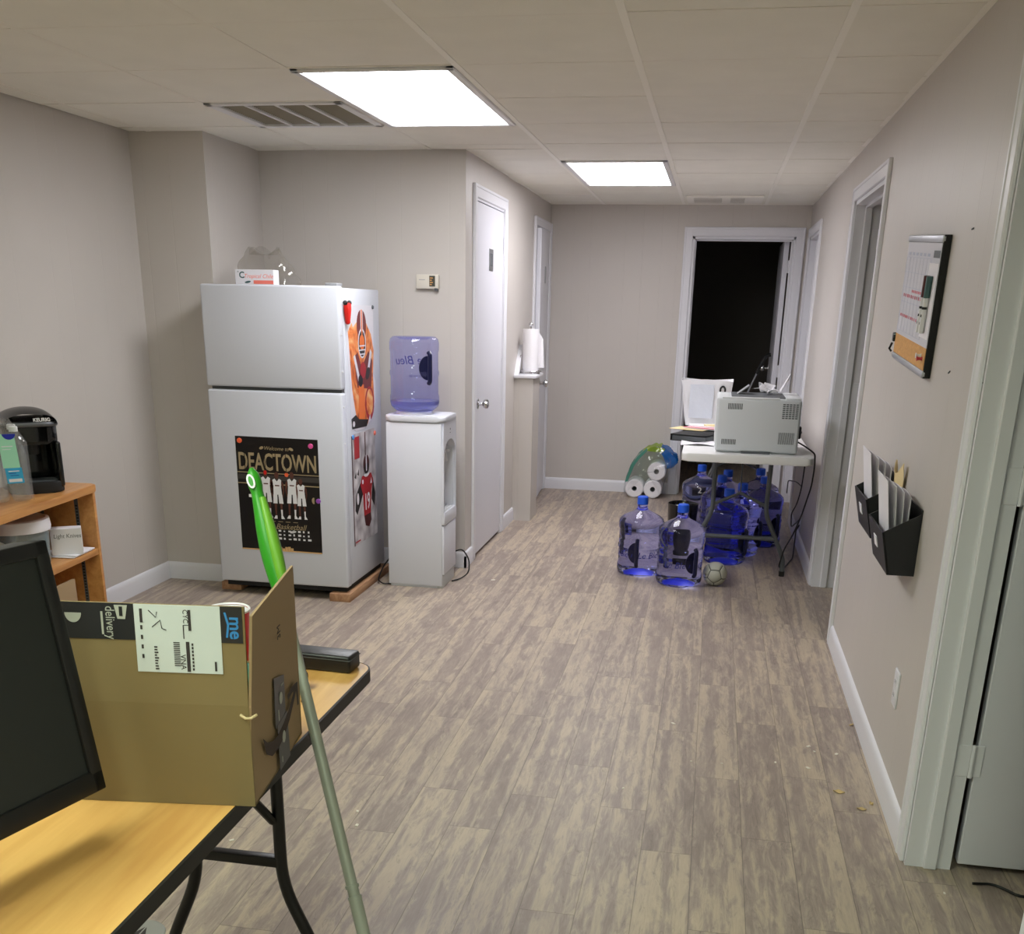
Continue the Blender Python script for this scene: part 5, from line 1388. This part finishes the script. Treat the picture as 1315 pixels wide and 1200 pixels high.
# mop leaning on the desk edge
A = Vector((-.724, 1.68, 1.003)); Bm = Vector((-.6325, 1.590, .751))
dirv = (A - Bm).normalized()
t = thing('dust_mop', 'grey pole mop with a bright green grip leaning against the desk', 'mop', tuple(Bm - dirv * (Bm.z / dirv.z)))
org = Vector(t.location)
def mp(s): return tuple(Bm + dirv * s - org)
sl = (A - Bm).length
b = MB().tube([mp(-Bm.z / dirv.z + .03), mp(-.30)], .0115, 0, 14); b.tube([mp(-.30), mp(.22)], .0100, 0, 14)
for s in (-.30, -.28): b.tube([mp(s - .003), mp(s + .003)], .0122, 0, 14)
b.build('pole', 'pole_grey', t)
s0, s1 = .215, sl + .190
N_ = 24; pts = [mp(s0 + (s1 - s0) * k / N_) for k in range(N_ + 1)]
prof = [.0105 + .0085 * math.sin(PI * min(1, k / (N_ * .82))) ** 1.3 for k in range(N_ + 1)]
for k in range(N_ - 4, N_ + 1): prof[k] = .0125 * (1 - ((k - (N_ - 3.4)) / 3.6) ** 4 * .9) if k > N_ - 4 else prof[k]
MB().tube(pts, [max(.002, p) for p in prof], 0, 18).build('grip', 'green_grip', t)
side = Vector((.55, -.8, .15))
MB().tube([tuple(Vector(p) + side.normalized() * prof[k] * .55 + Vector((.006, 0, 0))) for k, p in enumerate(pts[3:-5], 3)], [prof[k] * .6 for k in range(3, N_ - 4)], 0, 12).build('grip_stripe', 'lime_grip', t)
hub = Vector(mp(s1 - .022))
Th = frame(hub + Vector((.0, -.0135, .0)), (1, .1, 0), dirv)
b = MB(Th); b.flat(ell(0, 0, .0075, .013, 16), 0, 0, th=.002); b.flat(ell(0, 0, .004, .009, 12), .0021, 1, th=.001)
b.build('hang_hole', ['paper', 'green_grip'], t)
MB().box((-.16, -.05, 0), (.16, .05, .03), 0, .012).build('mop_head', 'grey_plastic', t)

# grey disc on the floor under the desk
t = thing('floor_disc', 'round grey plate with a dark triangle on the floor under the desk', 'disc', (-1.255, 1.975, 0))
MB().lathe([(0, .006), (.05, .006), (.056, .004), (.058, 0), (0, 0)], 0, 36).build('plate', 'disc_grey', t)
b = MB(); b.flat([(-.020, -.02), (.0, .022), (.0, -.02)], .0061, 0); b.flat([(.004, .022), (.022, -.02), (.004, -.02)], .0061, 0); b.build('triangle_mark', 'ink', t)

# scraps on the floor
LIT = [(-.042, 3.651, 1.1), (.439, 3.543, 1.2), (.455, 3.498, .6), (.53, 3.495, 1.0), (.422, 3.35, 1.1), (.032, 3.316, .5), (.135, 3.322, .5), (-.177, 3.052, .7), (-1.123, 5.596, 1.6), (-.953, 2.712, .8), (-.926, 2.624, 1.0), (.716, 2.596, .6), (-1.244, 2.459, 1.0), (.315, 3.371, .8)]
for x, y, s in LIT:
    k = random.uniform(.5, 1.0)
    o = MB().prism([(-.008 * s, -.004 * s * k), (.006 * s, -.005 * s), (.009 * s, .003 * s * k), (-.004 * s, .005 * s)], .0003, .0025).build('paper_scrap', 'scrap', loc=(x, y, 0), rot=(0, 0, random.uniform(0, 6)))
    tag(o, 'tiny pale scrap of litter lying on the plank floor', 'litter', 'pale scraps on the floor')
for x, y, s, lb in ((.504, 3.175, 1.0, 'dry tan leaf on the floor, the largest one by the right baseboard'), (.561, 3.064, .8, 'dry tan leaf fragment nearest the door casing on the floor'), (.596, 3.111, .7, 'thin curled leaf bit against the right baseboard'), (.612, 3.786, .6, 'small leaf bit beside the right baseboard below the wall pockets')):
    o = MB().sheet(lambda u, v: (.036 * s * (u - .5), .018 * s * (v - .5) * math.sin(PI * (u * .9 + .05)), .002 + .006 * s * math.sin(3 * u + 2 * v) ** 2), 8, 4, .0008).build('dry_leaf', 'leaf_tan', loc=(x, y, 0), rot=(0, 0, random.uniform(0, 3)))
    tag(o, lb, 'leaf', 'dry leaf bits on the floor')
